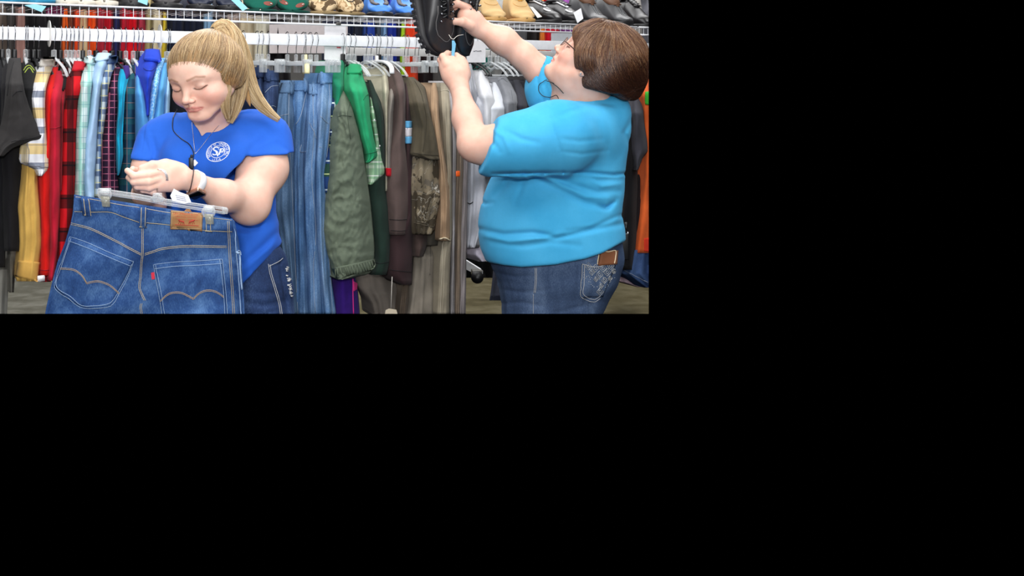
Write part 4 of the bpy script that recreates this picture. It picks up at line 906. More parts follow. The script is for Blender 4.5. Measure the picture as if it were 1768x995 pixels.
# seams and rips of her jeans
bj = bvh_of(y_jeans); thread = plain('pale_thread', (176, 178, 182), .8)
mb = MB()
for pl in ([(463, 456), (466, 474), (474, 500), (481, 525), (484, 545)], [(466, 457), (469, 474), (477, 500), (484, 525), (487, 545)], [(464, 460), (480, 452), (488, 446)]):
    mb.tube([drape(bj, x, y, .001) for x, y in spline(pl, 24)], .0009, n=5)
YW_parts.append(tag(mb.build('side_seam', thread, YW), 'pale side seam'))
mb = MB()
for k in range(60):
    y = random.uniform(456, 512); x = 494.5+(y-456)*.16+random.uniform(-2.2, 2.2)*math.sin((y-450)/66*math.pi)
    if 468 < y < 474 or 488 < y < 491: continue
    a = drape(bj, x-2.5*random.random()-1, y+random.uniform(-1.5, 1.5), .0015, 2.47); b = drape(bj, x+1.5*random.random(), y+random.uniform(-1.5, 1.5), .0015, 2.47); mb.tube([a, (a+b)/2+Vector((0, -.001, 0)), b], .0011, n=4)
YW_parts.append(tag(mb.build('rip', plain('frayed_white_cotton', (205, 205, 205), .9), YW), 'frayed rip with pale threads'))
# hair
yc = yO+yR@np.array((0, -.012, .040))
def young_cap():
    b = Field(); b.ell(tuple(yO+yR@(np.array((0, -.016, .034))*yS)), tuple(np.array((.0835, .103, .0905))*yS), M=yR, k=0)
    b.ell(tuple(yO+yR@np.array((0, -.035, -.02))), (.066, .062, .06), M=yR, k=.03)
    # swept up to the tie
    b.cone(tuple(yO+yR@np.array((0, -.045, .055))), tuple(P(371, 62, 2.40)), .030, .010, k=.03)
    for s in (-1, 1): b.ell(tuple(yO+yR@np.array((s*.072, -.022, .0))), (.026, .046, .050), M=yR, k=.02)
    # hairline: nothing in front of a slanted plane through the forehead and temples
    p = yO+yR@np.array((0, .074, .037)); 
    n = yR@np.array((0, .84, -.54)); b.plane(p, n, .006)
    return b.mesh(yO-.14, yO+.17, .0028)
cap_parts = young_cap()
hair_m = vcol_mat('blonde_hair', .38, .45)
V = cap_parts[0]; 
y_hair = fmesh('hair', [cap_parts], hair_m, YW, lambda V: np.tile(np.array(rgb(166, 128, 86)[:3]), (len(V), 1)))
YW_parts.append(y_hair)
bc = bvh_of(y_hair); tie = P(371, 60, 2.40)
blonde = [rgb(*c)[:3] for c in ((206, 178, 132), (188, 156, 110), (222, 198, 156), (170, 140, 100), (140, 112, 80), (234, 214, 176), (196, 168, 124))]
root_c = [rgb(*c)[:3] for c in ((140, 112, 80), (170, 138, 98), (194, 162, 118), (120, 94, 68), (212, 184, 140), (180, 148, 106))]
rts = [Vector(V[i]) for i in RNG.choice(len(V), 6500)]
def to_tie(p, t):
    d = tie-p
    return None if d.length < .012 else d
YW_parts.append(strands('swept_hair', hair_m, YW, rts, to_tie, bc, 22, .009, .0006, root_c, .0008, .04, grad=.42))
mb = MB()
ST = [(368, 64, 2.40), (374, 50, 2.39), (388, 47, 2.385)]
bundle(mb, pts3(ST+[(402, 66, 2.38), (410, 105, 2.375), (412, 150, 2.37), (404, 190, 2.36), (392, 222, 2.35)]), [.012, .016, .022, .024, .026, .025, .017, .005], 1500, .00062, blonde, 1, lens=(.66, 1.0))
bundle(mb, pts3(ST+[(406, 70, 2.40), (420, 110, 2.41), (432, 150, 2.41), (455, 185, 2.40), (496, 218, 2.37)]), [.012, .016, .022, .026, .026, .022, .016, .003], 1300, .00062, blonde, 2, lens=(.6, 1.0))
bundle(mb, pts3(ST+[(398, 66, 2.36), (394, 104, 2.335), (389, 145, 2.315), (388, 182, 2.31), (396, 216, 2.33)]), [.012, .016, .018, .020, .021, .018, .013, .004], 1000, .00062, blonde, 5, lens=(.62, 1.0))
core = spline(pts3(ST+[(404, 68, 2.395), (414, 108, 2.40), (420, 150, 2.40), (428, 170, 2.40), (432, 184, 2.40)]), 40); mb.tube(core, list(np.interp(np.linspace(0, 1, len(core)), [0, .15, .4, .7, 1], [.005, .009, .019, .014, .001])), n=12, col=rgb(176, 138, 92)[:3])
YW_parts.append(tag(mb.build('ponytail', hair_m, YW, cols=True), 'long straight blonde ponytail'))
mb = MB(); c = P(371, 59, 2.380)
ax = (P(380, 50, 2.39)-P(362, 68, 2.41)).normalized(); x = ax.cross(Vector((0, 1, 0))).normalized(); y = ax.cross(x)
for off in (-.004, .004): mb.tube([c+ax*off+(x*math.cos(t)+y*math.sin(t))*.0150 for t in np.linspace(0, 6.28, 18)[:-1]], .0042, n=8, closed=True)
YW_parts.append(mb.build('hair_tie', plain('black_elastic', (16, 16, 18), .8), YW))
mb = MB()                                                   # fine hairs at the temple
for k in range(26):
    a = yO+yR@(np.array((-.058-.001*random.random(), .052+random.uniform(-.012, .012), .045+random.uniform(-.012, .02)))*yS); 
    mbp = [Vector(a)+Vector(yR@np.array((-.010*t, -.022*t, -.030*t)))*(1+.3*math.sin(k)) for t in np.linspace(0, 1, 8)]
    q = []
    for p in mbp:
        hit, nr, _, _ = BVH_Y.find_nearest(p) if 'BVH_Y' in globals() else (None,)*4
        q.append(hit+nr*.0008 if hit is not None else p)
    mb.tube(q, .0005, n=3, col=random.choice(root_c))
adopt(YW, *YW_parts)
# necklace, microphone and cord lie on her: things of their own
by = bvh_of(y_body, y_shirt)
silver = plain('silver', (214, 216, 220), .25, 1)
def on_y(l, off=.0015): return [drape(by, x, y, off, 2.4) for x, y in l]
mb = MB(); mb.tube(on_y(spline([(331, 206), (333, 230), (336, 262), (337, 266)], 24), .0012), .0008, n=5); mb.tube(on_y(spline([(337, 266), (352, 248), (370, 225), (378, 216)], 24), .0012), .0008, n=5)
ch = mb.build('chain', silver)
mb = MB(); c = drape(by, 336, 281, .003, 2.36); mb.poly([c+Vector(d) for d in ((0, 0, .009), (.008, 0, 0), (0, 0, -.009), (-.008, 0, 0))], (0, .002, 0)); pn = mb.build('pendant', plain('white_enamel', (240, 240, 242), .3), smooth=False)
root_of('necklace', 'thin silver necklace with a small white pendant at the blue V-neck', 'necklace', [ch, pn])
blackp = plain('black_plastic', (18, 18, 20), .4)
mb = MB(); mb.tube(on_y(spline([(306, 188), (303, 196), (299, 208), (300, 226), (312, 240), (326, 250), (333, 262), (334, 272)], 50), .003), .0013, n=6); mb.tube(on_y(spline([(333, 290), (331, 305), (326, 330), (318, 352)], 20), .004), .0012, n=6); cd = mb.build('cord', blackp)
mb = MB(); a = drape(by, 330, 281, .008, 2.34)
mb.box(a, (.0115, .009, .029), bev=.002); mb.tube([a+Vector((0, 0, .012)), a+Vector((.001, 0, .021))], .0030); mc = mb.build('microphone', blackp)
root_of('earpiece_cord', 'thin black earpiece cord with clip microphone down the royal blue tee', 'earpiece cord', [cd, mc])
# crest printed on the tee
white_ink = plain('white_ink', (232, 240, 250), .7)
def text_mesh(txt, font_size=1.0):
    cu = bpy.data.curves.new('t', 'FONT'); cu.body = txt; cu.size = font_size; cu.align_x = 'CENTER'; cu.align_y = 'CENTER'
    o = bpy.data.objects.new('t', cu); COL.objects.link(o); dg = bpy.context.evaluated_depsgraph_get(); me = bpy.data.meshes.new_from_object(o.evaluated_get(dg))
    v = [x.co.copy() for x in me.vertices]; f = [tuple(p.vertices) for p in me.polygons]
    bpy.data.objects.remove(o); bpy.data.curves.remove(cu); bpy.data.meshes.remove(me); return v, f
def crest(bvh, cx, cy, rx, ry, off=.0012):
    mb = MB()
    def warp(x, y): X, Y = (x-cx)/rx, (cy-y)/ry; return cx+rx*(X*.97+.10*Y), cy-ry*(Y*.97+.12*X)
    def place(v, f, fnp): mb.add([drape(bvh, *warp(*fnp(p)), off, 2.35) for p in v], f)
    def ring(r, wd, a0=0, a1=6.2832):
        n = 64; v = []; 
        for i in range(n+1):
            a = a0+(a1-a0)*i/n
            for q in (r-wd, r+wd): v.append((cx+rx*q*math.cos(a), cy-ry*q*math.sin(a)))
        place([Vector((p[0], p[1], 0)) for p in v], [(2*i, 2*i+1, 2*i+3, 2*i+2) for i in range(n)], lambda p: (p.x, p.y))
    ring(1.0, .03); ring(.62, .025)
    T = 'SOCIETY OF ST. VINCENT DE PAUL'
    for i, chx in enumerate(T):
        if chx == ' ': continue
        a = math.radians(212-244*i/(len(T)-1)); v, f = text_mesh(chx, .33)
        ca, sa = math.cos(a-math.pi/2), math.sin(a-math.pi/2)
        place(v, f, lambda p: (cx+rx*(.81*math.cos(a)+p.x*ca-p.y*sa), cy-ry*(.81*math.sin(a)+p.x*sa+p.y*ca)))
    v, f = text_mesh('U.S.A.', .34); place(v, f, lambda p: (cx+rx*p.x, cy+ry*(.81-p.y)))
    for t, s, dx, dy in (('S', 1.25, -.22, -.06), ('V', 1.05, .02, .18), ('P', .95, .30, .04), ('T', .4, .02, -.32)):
        v, f = text_mesh(t, s); place(v, f, lambda p: (cx+rx*(dx+p.x), cy+ry*(dy-p.y)))
    v, f = text_mesh('deP', .34); place(v, f, lambda p: (cx+rx*(.34+p.x), cy+ry*(.06-p.y)))
    return mb.build('printed_crest', white_ink, smooth=False)
bsh = bvh_of(y_shirt)
ct = crest(bsh, 376.5, 262.5, 20.5, 17); tag(ct, 'round white printed crest'); adopt(YW, ct)
# ring and watch
wr = Vector(P(335, 314, 2.19)); wd = (Vector(P(385, 338, 2.27))-wr).normalized()
x = wd.cross(Vector((0, 1, 0))).normalized(); y = wd.cross(x)
wc = wr+wd*.004; V = []; Fq = []
n = 40
for i in range(n):
    t = 2*math.pi*i/n
    for rr, zz in ((.0262, -.0105), (.0285, -.0085), (.0285, .0085), (.0262, .0105), (.024, 0)): V.append(wc+(x*math.cos(t)+y*math.sin(t))*rr+wd*zz)
for i in range(n):
    for k in range(5): Fq.append((i*5+k, i*5+(k+1) % 5, ((i+1) % n)*5+(k+1) % 5, ((i+1) % n)*5+k))
strap = mobj('strap', V, Fq, plain('white_silicone', (238, 238, 240), .5))
vd = Vector((.05, -1, -.35)); vd = (vd-wd*vd.dot(wd)).normalized()
vd = (vd*.93+(x if x.z < 0 else -x)*.36).normalized(); sd = wd.cross(vd); M = Matrix((wd, sd, vd)).transposed()
mb = MB(); mb.box(wc+vd*.029, (.030, .036, .010), M, .003); case = mb.build('case', plain('rose_gold', (222, 176, 150), .25, .8))
mb = MB(); mb.box(wc+vd*.0345, (.027, .033, .003), M, .0012); scr = mb.build('screen', plain('black_glass', (8, 9, 12), .08, spec=.9))
root_of('smartwatch', 'smartwatch with white strap and black screen on the young woman\'s wrist', 'watch', [strap, case, scr])
bb = bvh_of(y_body)
mb = MB(); 
for off in (0, 1.6, 3.2): mb.tube([drape(bb, x, y, .001, 2.14) for x, y in spline([(272+off, 292), (281+off, 295), (286+off, 303), (287+off, 312)], 14)], .0009, n=6)
rg = mb.build('ring', silver); tag(rg, 'wrap-around silver ring on the young woman\'s hand', 'ring')

# ---------------------------------------------------------------- older woman
OW = thing('person', (.7, 2.8, 0), 'woman with short auburn hair and glasses in a turquoise tee, reaching for a shoe', 'person')
pit = math.radians(42); bb_ = math.radians(22)
oR = frame((-math.cos(pit)*math.cos(bb_), math.cos(pit)*math.sin(bb_), math.sin(pit)), roll=-.03)
oS = np.array((1, 1, 1.0))*1.0
near = 1 if (oR[:, 0][1] < 0) else -1                       # side of the head towards the camera
lobe = np.array(P(1003, 126, 2.68)); oO = lobe-oR@np.array((near*.076, -.002, -.036))
def old_body():
    b = Field()
    b.cone(tuple(oO+oR@np.array((0, -.03, -.045))), tuple(P(1012, 190, 2.80)), .060, .070, k=.03)
    b.cone(tuple(oO+oR@np.array((0, .02, -.085))), tuple(P(985, 180, 2.80)), .040, .062, k=.04)
    b.ell(tuple(P(998, 218, 2.82)), (.12, .10, .06), k=.03)
    put_head(b, oO, oR, oS, k=.02, old=True)
    # near (left) arm: sleeve to elbow, up to the pinching hand
    b.chain(pts3([(905, 246, 2.66), (860, 252, 2.66), (818, 251, 2.68)]), [.070, .058, .041], k=.03)
    b.chain(pts3([(818, 251, 2.68), (806, 205, 2.74), (793, 150, 2.80)]), [.041, .038, .0255], k=.03)
    b.ell(tuple(P(838, 262, 2.68)), (.042, .04, .03), k=.03)
    b.chain(pts3([(793, 150, 2.80), (786, 130, 2.815), (778, 116, 2.825)]), [.0265, .036, .035], k=.015, flat=((0, 1, 0), .75))
    b.chain(pts3([(798, 128, 2.82), (799, 112, 2.83)]), [.024, .018], k=.015)
    fk = .0035
    b.chain(pts3([(772, 112, 2.812), (765, 98, 2.825), (773, 93, 2.855), (781, 99, 2.875)]), [.0135, .0110, .0100, .0085], k=.005)
    b.chain(pts3([(767, 118, 2.822), (761, 104, 2.838), (768, 97, 2.870), (777, 102, 2.886)]), [.0120, .0105, .0095, .0080], k=fk)
    b.chain(pts3([(769, 124, 2.830), (763, 112, 2.852), (770, 106, 2.878), (779, 109, 2.890)]), [.0115, .0100, .0090, .0078], k=fk)
    b.chain(pts3([(772, 130, 2.838), (767, 120, 2.862), (774, 115, 2.882), (782, 117, 2.892)]), [.0105, .0090, .0080, .0070], k=fk)
    b.chain(pts3([(799, 118, 2.825), (797, 104, 2.830), (788, 95, 2.845)]), [.0150, .0118, .0085], k=.006)
    # far (right) arm
    b.chain(pts3([(956, 152, 2.94), (928, 120, 2.95), (904, 97, 2.95)]), [.046, .043, .037], k=.02)
    b.chain(pts3([(902, 96, 2.95), (868, 70, 2.95), (826, 48, 2.95)]), [.038, .040, .027], k=.03)
    b.chain(pts3([(826, 48, 2.95), (815, 36, 2.945), (806, 28, 2.94)]), [.030, .032, .030], k=.015, flat=((0, 1, 0), .75))
    b.chain(pts3([(808, 14, 2.935), (790, 6, 2.925), (779, 10, 2.93), (776, 17, 2.94)]), [.0130, .0110, .0100, .0085], k=.004)
    b.chain(pts3([(812, 16, 2.95), (796, 10, 2.95), (782, 14, 2.955), (778, 22, 2.965)]), [.0125, .0105, .0095, .0082], k=fk)
    b.chain(pts3([(815, 24, 2.96), (800, 16, 2.97), (786, 18, 2.975), (782, 26, 2.98)]), [.0120, .0100, .0090, .0080], k=fk)
    b.chain(pts3([(818, 32, 2.965), (806, 24, 2.985), (794, 24, 2.99), (788, 31, 2.99)]), [.0110, .0095, .0085, .0075], k=fk)
    b.chain(pts3([(812, 44, 2.93), (797, 38, 2.915), (783, 37, 2.915), (774, 36, 2.92)]), [.0165, .0130, .0105, .0085], k=.006)
    hd = b.mesh(oO-np.array((.135, .13, .135)), oO+np.array((.13, .13, .12)), .0023)
    h1 = b.mesh((.30, 2.77, 1.455), (.435, 2.93, 1.575), .0019)
    h2 = b.mesh((.335, 2.87, 1.630), (.480, 3.03, 1.745), .0019)
    V, Fq = b.mesh((.33, 2.5, 1.15), (1.0, 3.05, 1.74), .0038)
    V0, F0 = b.mesh((.28, 2.5, 1.15), (1.0, 3.05, 1.74), .0038)
    V, Fq = V0, F0; c = V[Fq].mean(axis=1)
    def inb(lo, hi, m=.006): return ((c > np.array(lo)+m) & (c < np.array(hi)-m)).all(axis=1)
    drop = inb(oO-np.array((.135, .13, .135)), oO+np.array((.13, .13, .12))) | inb((.30, 2.77, 1.455), (.435, 2.93, 1.575)) | inb((.335, 2.87, 1.63), (.48, 3.03, 1.745))
    return [hd, h1, h2, (V, Fq[~drop])]
col_o = skin_col(oO, oR, oS, (224, 180, 160), (186, 112, 104), (140, 104, 84), (222, 142, 126), lash=(90, 66, 54), browamt=.5)
o_body = fmesh('body', old_body(), skin_m, OW, col_o)
OWP = [o_body]
turq = cloth('turquoise_jersey', (64, 172, 224), .06, .9, 1200, c2=(84, 186, 234), bumps=.12)
def old_shirt():
    b = Field(); Y = 2.80; k = 1620/Y; rows = []
    for y, xl, xr, ry, dy in ((158, 1000, 1062, .05, 0), (164, 985, 1072, .08, 0), (176, 962, 1084, .11, 0), (195, 930, 1088, .135, 0), (220, 906, 1087, .15, 0), (255, 885, 1082, .16, 0), (300, 856, 1076, .165, 0), (330, 842, 1074, .17, 0), (365, 832, 1071, .18, 0), (395, 828, 1076, .185, 0), (430, 833, 1078, .185, 0), (455, 842, 1075, .18, 0), (490, 850, 1070, .18, 0)):
        rows.append((EYE-(y-130)/k, ((xl+xr)/2-560)/k, Y+.02+dy, (xr-xl)/2/k, ry))
    b.loft(rows, k=0, power=2.3)
    # near sleeve
    b.chain(pts3([(1012, 228, 2.72), (960, 238, 2.66), (900, 251, 2.64), (850, 258, 2.64)]), [.092, .104, .090, .077], k=.03)
    # far sleeve
    b.chain(pts3([(985, 178, 2.92), (955, 160, 2.94), (940, 132, 2.95)]), [.078, .080, .066], k=.03)
    def cut(p, n, c, r): hemcut(b, p, n, c, r)
    cut((842, 257, 2.64), (-1, .05, .33), ((850, 255, 2.65), (790, 248, 2.66)), .098)
    cut((925, 115, 2.95), (-.9, 0, .45), ((936, 128, 2.95), (895, 90, 2.95)), .080)
    b.chain(pts3([(885, 249, 2.65), (860, 252, 2.66), (818, 251, 2.68)]), [.060, .061, .046], k=.003, mode='s')
    b.chain(pts3([(938, 134, 2.94), (925, 118, 2.95), (902, 96, 2.95)]), [.046, .046, .042], k=.003, mode='s')
    # neck opening
    b.cone(tuple(oO+oR@np.array((0, -.02, -.06))), tuple(P(1006, 176, 2.80)), .072, .066, k=.004, mode='s')
    b.cone(tuple(oO+oR@np.array((0, .03, -.09))), tuple(P(985, 172, 2.80)), .045, .055, k=.006, mode='s')
    # hem, lower at the front hip and rising to the back
    def hem(X, Y_, Z):
        s = 2.66/Y_; x = CX+F*X/Y_; yy = np.interp(x, [820, 842, 870, 900, 960, 1010, 1040, 1073, 1090], [446, 452, 458, 461, 458, 448, 437, 420, 412]); zh = EYE-(yy-130)/F*Y_
        return (Z-zh)*.9
    b.fn(hem, (.3, 2.4, .8), (1.1, 3.1, 1.05), .006, 's')
    L, H = (.36, 2.50, .90), (.99, 3.08, 1.60)
    # the crease under the arm, pulled folds at the back and waist
    fo = [([(850, 300), (880, 300), (930, 299), (972, 298)], .0050, .009), ([(972, 298), (1020, 299), (1060, 302), (1078, 300)], .005, .008),
          ([(972, 300), (968, 262), (955, 222), (950, 205)], .006, .0030), ([(905, 300), (955, 325), (1010, 350), (1050, 358), (1062, 345)], .010, .007), ([(940, 302), (985, 318), (1030, 332), (1068, 330)], .009, .006),
          ([(990, 302), (1030, 312), (1072, 310)], .008, .005), ([(1000, 300), (1040, 322), (1070, 318)], .006, -.003), ([(920, 302), (960, 315), (1010, 340), (1050, 342)], .007, -.004),
          ([(830, 396), (870, 405), (920, 402), (960, 410), (1010, 400), (1070, 388)], .008, .008), ([(838, 408), (880, 418), (930, 412), (985, 402), (1065, 378)], .007, -.005), ([(850, 418), (900, 424), (950, 418), (1000, 424)], .009, .004),
          ([(980, 400), (1020, 394), (1072, 372)], .007, .006), ([(1060, 350), (1046, 360), (1034, 356)], .006, .008), ([(880, 302), (872, 322), (845, 345)], .010, .004), ([(905, 302), (900, 325), (890, 350)], .008, .003),
          ([(826, 345), (838, 352), (850, 350)], .006, .004), ([(1000, 190), (1030, 215), (1045, 250), (1050, 290)], .014, .0035), ([(955, 205), (985, 192), (1020, 182)], .008, .003), ([(870, 224), (900, 240), (930, 246)], .008, .003),
          ([(838, 226), (850, 245), (862, 262)], .008, .004), ([(845, 220), (870, 236), (880, 262)], .007, -.003), ([(985, 182), (1010, 178), (1050, 180), (1078, 186)], .006, .003), ([(1090, 205), (1078, 230), (1088, 252)], .007, .004),
          ([(970, 240), (1000, 244), (1040, 240)], .007, .002), ([(970, 262), (1005, 266), (1050, 260)], .006, .002), ([(932, 110), (928, 140), (940, 178)], .005, .003), ([(945, 112), (940, 145), (952, 180)], .005, .003)]
    pxfold(b, L, H, fo, 2.66); wobble(b, L, H, .0016, (22, 18, 26), 5)
    return [b.mesh(L, H, .0034)]
o_shirt = fmesh('shirt', old_shirt(), turq, OW); OWP.append(o_shirt)
jean_grey = denim('grey_blue_denim', (38, 50, 72), (60, 78, 108), (104, 124, 154), scale=9)
def oleg(b):
    pass
o_jeans = fmesh('jeans', legs([(410, 850, 1068), (440, 846, 1072), (460, 850, 1068), (480, 857, 1062), (500, 862, 1052), (520, 865, 1042), (545, 868, 1030), (580, 872, 1020)], 2.84, [.16, .17, .17, .165, .155, .15, .145, .14],
    folds=[([(850, 470), (890, 478), (930, 475)], .006, .003), ([(862, 500), (900, 505), (950, 500)], .006, .003), ([(866, 525), (900, 522), (940, 530)], .006, .003), ([(1030, 545), (1012, 520), (1020, 505)], .008, .008), ([(960, 540), (1000, 530), (1040, 520)], .006, .003), ([(845, 462), (862, 490), (868, 540)], .005, .003)],
    L=(.40, 2.55, .77), H=(1.0, 3.1, 1.10)), jean_grey, OW); OWP.append(o_jeans)
boj = bvh_of(o_jeans)
def dr(b, l, off=.0015, Yd=2.7, n=None): return [drape(b, x, y, off, Yd) for x, y in (spline(l, n) if n else l)]
mb = MB()
for dx in (0, 2.4): mb.tube(dr(boj, [(924+dx, 463), (924+dx, 485), (922+dx, 506)], n=14), .0010, n=5)
mb.tube(dr(boj, [(921, 508), (921, 530), (921, 548)], n=14), .0007, n=5)
OWP.append(tag(mb.build('side_seam', thread, OW), 'white side seam'))
pk = [(1004, 455), (1030, 458), (1062, 449), (1064, 470), (1052, 497), (1025, 524), (1002, 514)]
pocket = patch('back_pocket', boj, [(1004, 455), (1066, 448), (1040, 512), (1003, 514)], jean_grey, OW, .003); OWP.append(pocket)
bpo = bvh_of(o_jeans, pocket)
mb = MB()
for dl in (0, 4): mb.tube(dr(bpo, [(1005+dl, 457), (1004+dl, 490), (1003+dl, 512-dl), (1024, 521-dl), (1036, 515-dl)], n=30), .0010, n=5)
mb.tube(dr(bpo, [(1005, 456), (1030, 461), (1064, 450)], n=20), .0013, n=5)
sa = mb.build('pocket_stitching', thread, OW); OWP.append(sa)
mb = MB(); dmd = [(1015, 460, 6), (1027, 463, 6), (1040, 463, 6), (1053, 459, 6), (1021, 470, 5), (1034, 474, 6), (1047, 470, 6), (1028, 482, 4), (1042, 484, 5), (1052, 480, 4), (1037, 493, 4), (1035, 503, 6), (1058, 468, 4)]
for x, y, r in dmd:
    for rr in (r, r*.45): mb.tube(dr(bpo, [(x-rr, y), (x, y-rr*1.1), (x+rr, y), (x, y+rr*1.1)], .003), .0009, n=4, closed=True)
for k in range(60):
    t = random.random(); x = 1006+t*56; y = 460+random.random()*(46-abs(x-1036)*.9)
    mb.ball(drape(bpo, x, y, .001, 2.7), .0010, nu=6, nv=4)
OWP.append(tag(mb.build('pocket_embroidery', plain('pale_metallic_thread', (205, 206, 204), .4, .3), OW), 'silver diamond embroidery with studs'))
wl = patch('wallet', boj, [(1036, 433), (1063, 433), (1061, 456), (1031, 458)], cloth('brown_leather', (138, 88, 60), .15, .6), None, .010, n=8)
bw = bvh_of(wl); mb = MB(); mb.tube(dr(bw, [(1032, 457), (1034, 445), (1037, 434), (1050, 435), (1062, 433), (1062, 445), (1060, 455)], n=40), .0016, n=5)
ws = mb.build('wallet_stitching', plain('cream_thread', (226, 205, 170), .8))
root_of('wallet', 'brown leather wallet with cream stitched edge sticking out of the back pocket', 'wallet', [wl, ws])
# hair
def old_hair():
    b = Field(); Yc = 2.76
    b.ell(tuple(P(1050, 92, Yc)), (.098, .093, .092), k=0)
    b.ell(tuple(P(1075, 105, Yc)), (.070, .085, .090), k=.03)
    b.ell(tuple(oO+oR@np.array((0, -.018, .034))), (.086, .106, .092), k=.03, M=oR)
    b.ell(tuple(oO+oR@np.array((0, -.05, -.02))), (.084, .080, .075), k=.03, M=oR)
    b.ell(tuple(P(1068, 132, Yc)), (.078, .078, .060), k=.03)
    b.cone(tuple(P(1060, 140, Yc)), tuple(P(1083, 160, Yc)), .055, .028, k=.03)
    b.ell(tuple(P(1020, 72, 2.76)), (.066, .090, .058), k=.03)
    b.ell(tuple(P(1012, 100, 2.70)), (.038, .05, .052), k=.02)
    # the face keeps clear of it
    p = oO+oR@np.array((0, .100, .034)); n = oR@np.array((0, .68, -.74)); b.plane(p, n, .010)
    for s in (-1, 1):
        b.ell(tuple(oO+oR@np.array((s*.090, .008, -.064))), (.060, .040, .026), k=.008, mode='s', M=oR)
        b.ell(tuple(oO+oR@np.array((s*.095, .000, -.040))), (.060, .018, .013), k=.006, mode='s', M=oR)
        b.ell(tuple(oO+oR@np.array((s*.088, -.018, -.086))), (.060, .036, .030), k=.008, mode='s', M=oR)
    b.fn(lambda X, Y_, Z: (Z-(EYE-(np.interp(CX+F*X/Y_, [1000, 1020, 1045, 1085, 1100], [150, 153, 157, 173, 176])-CY)/F*Y_)), (.6, 2.5, 1.36), (1.0, 3.0, 1.475), .01, 's')
    wobble(b, np.array(P(1050, 100, Yc))-.17, np.array(P(1050, 100, Yc))+.17, .0022, (40, 40, 30), 8)
    return b.mesh(np.array(P(1050, 100, Yc))-.16, np.array(P(1050, 100, Yc))+.16, .0032)
oh = old_hair(); 
brown_m = vcol_mat('auburn_hair', .36, .5)
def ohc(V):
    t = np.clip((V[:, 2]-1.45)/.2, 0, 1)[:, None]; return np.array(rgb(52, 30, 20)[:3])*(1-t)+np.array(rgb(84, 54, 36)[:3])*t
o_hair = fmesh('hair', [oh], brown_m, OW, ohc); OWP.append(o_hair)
boh = bvh_of(o_hair); V = oh[0]
crown = Vector(P(1058, 44, 2.70)); 
def flow(p, t):
    # sweeps from the parting back and down, turning in at the nape
    x = CX+F*p.x/p.y; y = CY-F*(p.z-EYE)/p.y
    a = math.radians(-62+min(1, max(0, (x-1005)/85))*88+max(0, (y-85)/75)*38)      # from the forehead round to the back, kicking out at the nape
    if y > 60: a = max(a, math.radians(-35+(y-60)*.9))
    return Vector((math.sin(a), 0, -math.cos(a)))
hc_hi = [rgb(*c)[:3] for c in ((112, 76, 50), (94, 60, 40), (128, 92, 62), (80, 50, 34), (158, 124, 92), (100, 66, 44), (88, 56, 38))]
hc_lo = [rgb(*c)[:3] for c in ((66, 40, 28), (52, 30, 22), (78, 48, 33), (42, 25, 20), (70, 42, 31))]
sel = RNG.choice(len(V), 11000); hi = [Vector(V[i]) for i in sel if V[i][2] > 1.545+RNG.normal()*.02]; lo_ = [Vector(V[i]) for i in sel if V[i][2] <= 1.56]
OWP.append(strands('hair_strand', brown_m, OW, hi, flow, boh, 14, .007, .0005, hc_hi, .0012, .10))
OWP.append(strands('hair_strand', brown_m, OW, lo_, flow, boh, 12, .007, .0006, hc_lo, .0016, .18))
adopt(OW, *OWP)
# glasses and stud, cord
bo = bvh_of(o_body)
def hp(x, y, z): return Vector(oO+oR@(np.array((near*x, y, z))*oS))
gm = plain('dark_bronze_wire', (70, 52, 46), .3, .7)
def lens_loop(s, n=24): return [hp(s*.033+.021*math.cos(t)*1.0, .104-abs(.021*math.cos(t)+.0)*.16-.004, -.004+.015*math.sin(t)) for t in np.linspace(0, 2*math.pi, n+1)[:-1]]
mb = MB(); mb.tube(lens_loop(1), .0011, n=6, closed=True); mb.tube(lens_loop(-1), .0011, n=6, closed=True); mb.tube([hp(-.012, .101, .003), hp(0, .106, .006), hp(.012, .101, .003)], .0011, n=6)
g1 = mb.build('frame', gm)
tp = []
for s in (1, -1):
    mb = MB(); mb.tube(spline([tuple(hp(s*.054, .097, 0)), tuple(hp(s*.070, .088, .002)), tuple(hp(s*.076, .05, .002)), tuple(hp(s*.079, .0, .0))], 20), .0016, n=6); tp.append(mb.build('temple', gm))
ln = []
for s in (1, -1):
    lp_ = lens_loop(s); mb = MB(); mb.poly(lp_, hp(0, .0012, 0)-hp(0, 0, 0)); ln.append(mb.build('lens', clear('spectacle_glass', (220, 225, 230), -.18), smooth=False))
root_of('glasses', 'thin bronze wire-rimmed glasses worn by the woman in turquoise', 'glasses', [g1]+tp+ln)
mb = MB(); mb.ball(drape(bo, 1003, 127, .002, 2.68), .0028); er = mb.build('stud_earring', silver); tag(er, 'small silver stud earring in the auburn-haired woman\'s ear', 'earring')
bos = bvh_of(o_body, o_shirt)
mb = MB(); mb.tube([drape(bos, x, y, .004, 2.8) for x, y in spline([(958, 143), (945, 139), (933, 146), (931, 158), (940, 166), (952, 168), (962, 164), (966, 170)], 60)], .0012, n=6)
mb.tube([drape(bos, x, y, .004, 2.8) for x, y in spline([(955, 142), (965, 150), (974, 160)], 16)], .0012, n=6)
cdo = mb.build('earpiece_cord', blackp); tag(cdo, 'black earpiece cord looping over the turquoise sleeve under the chin', 'earpiece cord')
# two-way radio at her waistband
mb = MB(); c = P(1077, 425, 2.985); mb.box(c, (.026, .03, .085), bev=.004); rb = mb.build('radio_body', blackp)
mb = MB(); a = P(1080, 403, 2.985); mb.tube([a, a+Vector((.002, 0, .035))], .0045, n=8); ra = mb.build('antenna', blackp)
mb = MB(); mb.ball(P(1084, 403, 2.98), .0042); rk = mb.build('knob', silver)
root_of('two_way_radio', 'black two-way radio with stub antenna at the turquoise tee\'s back hem', 'radio', [rb, ra, rk])
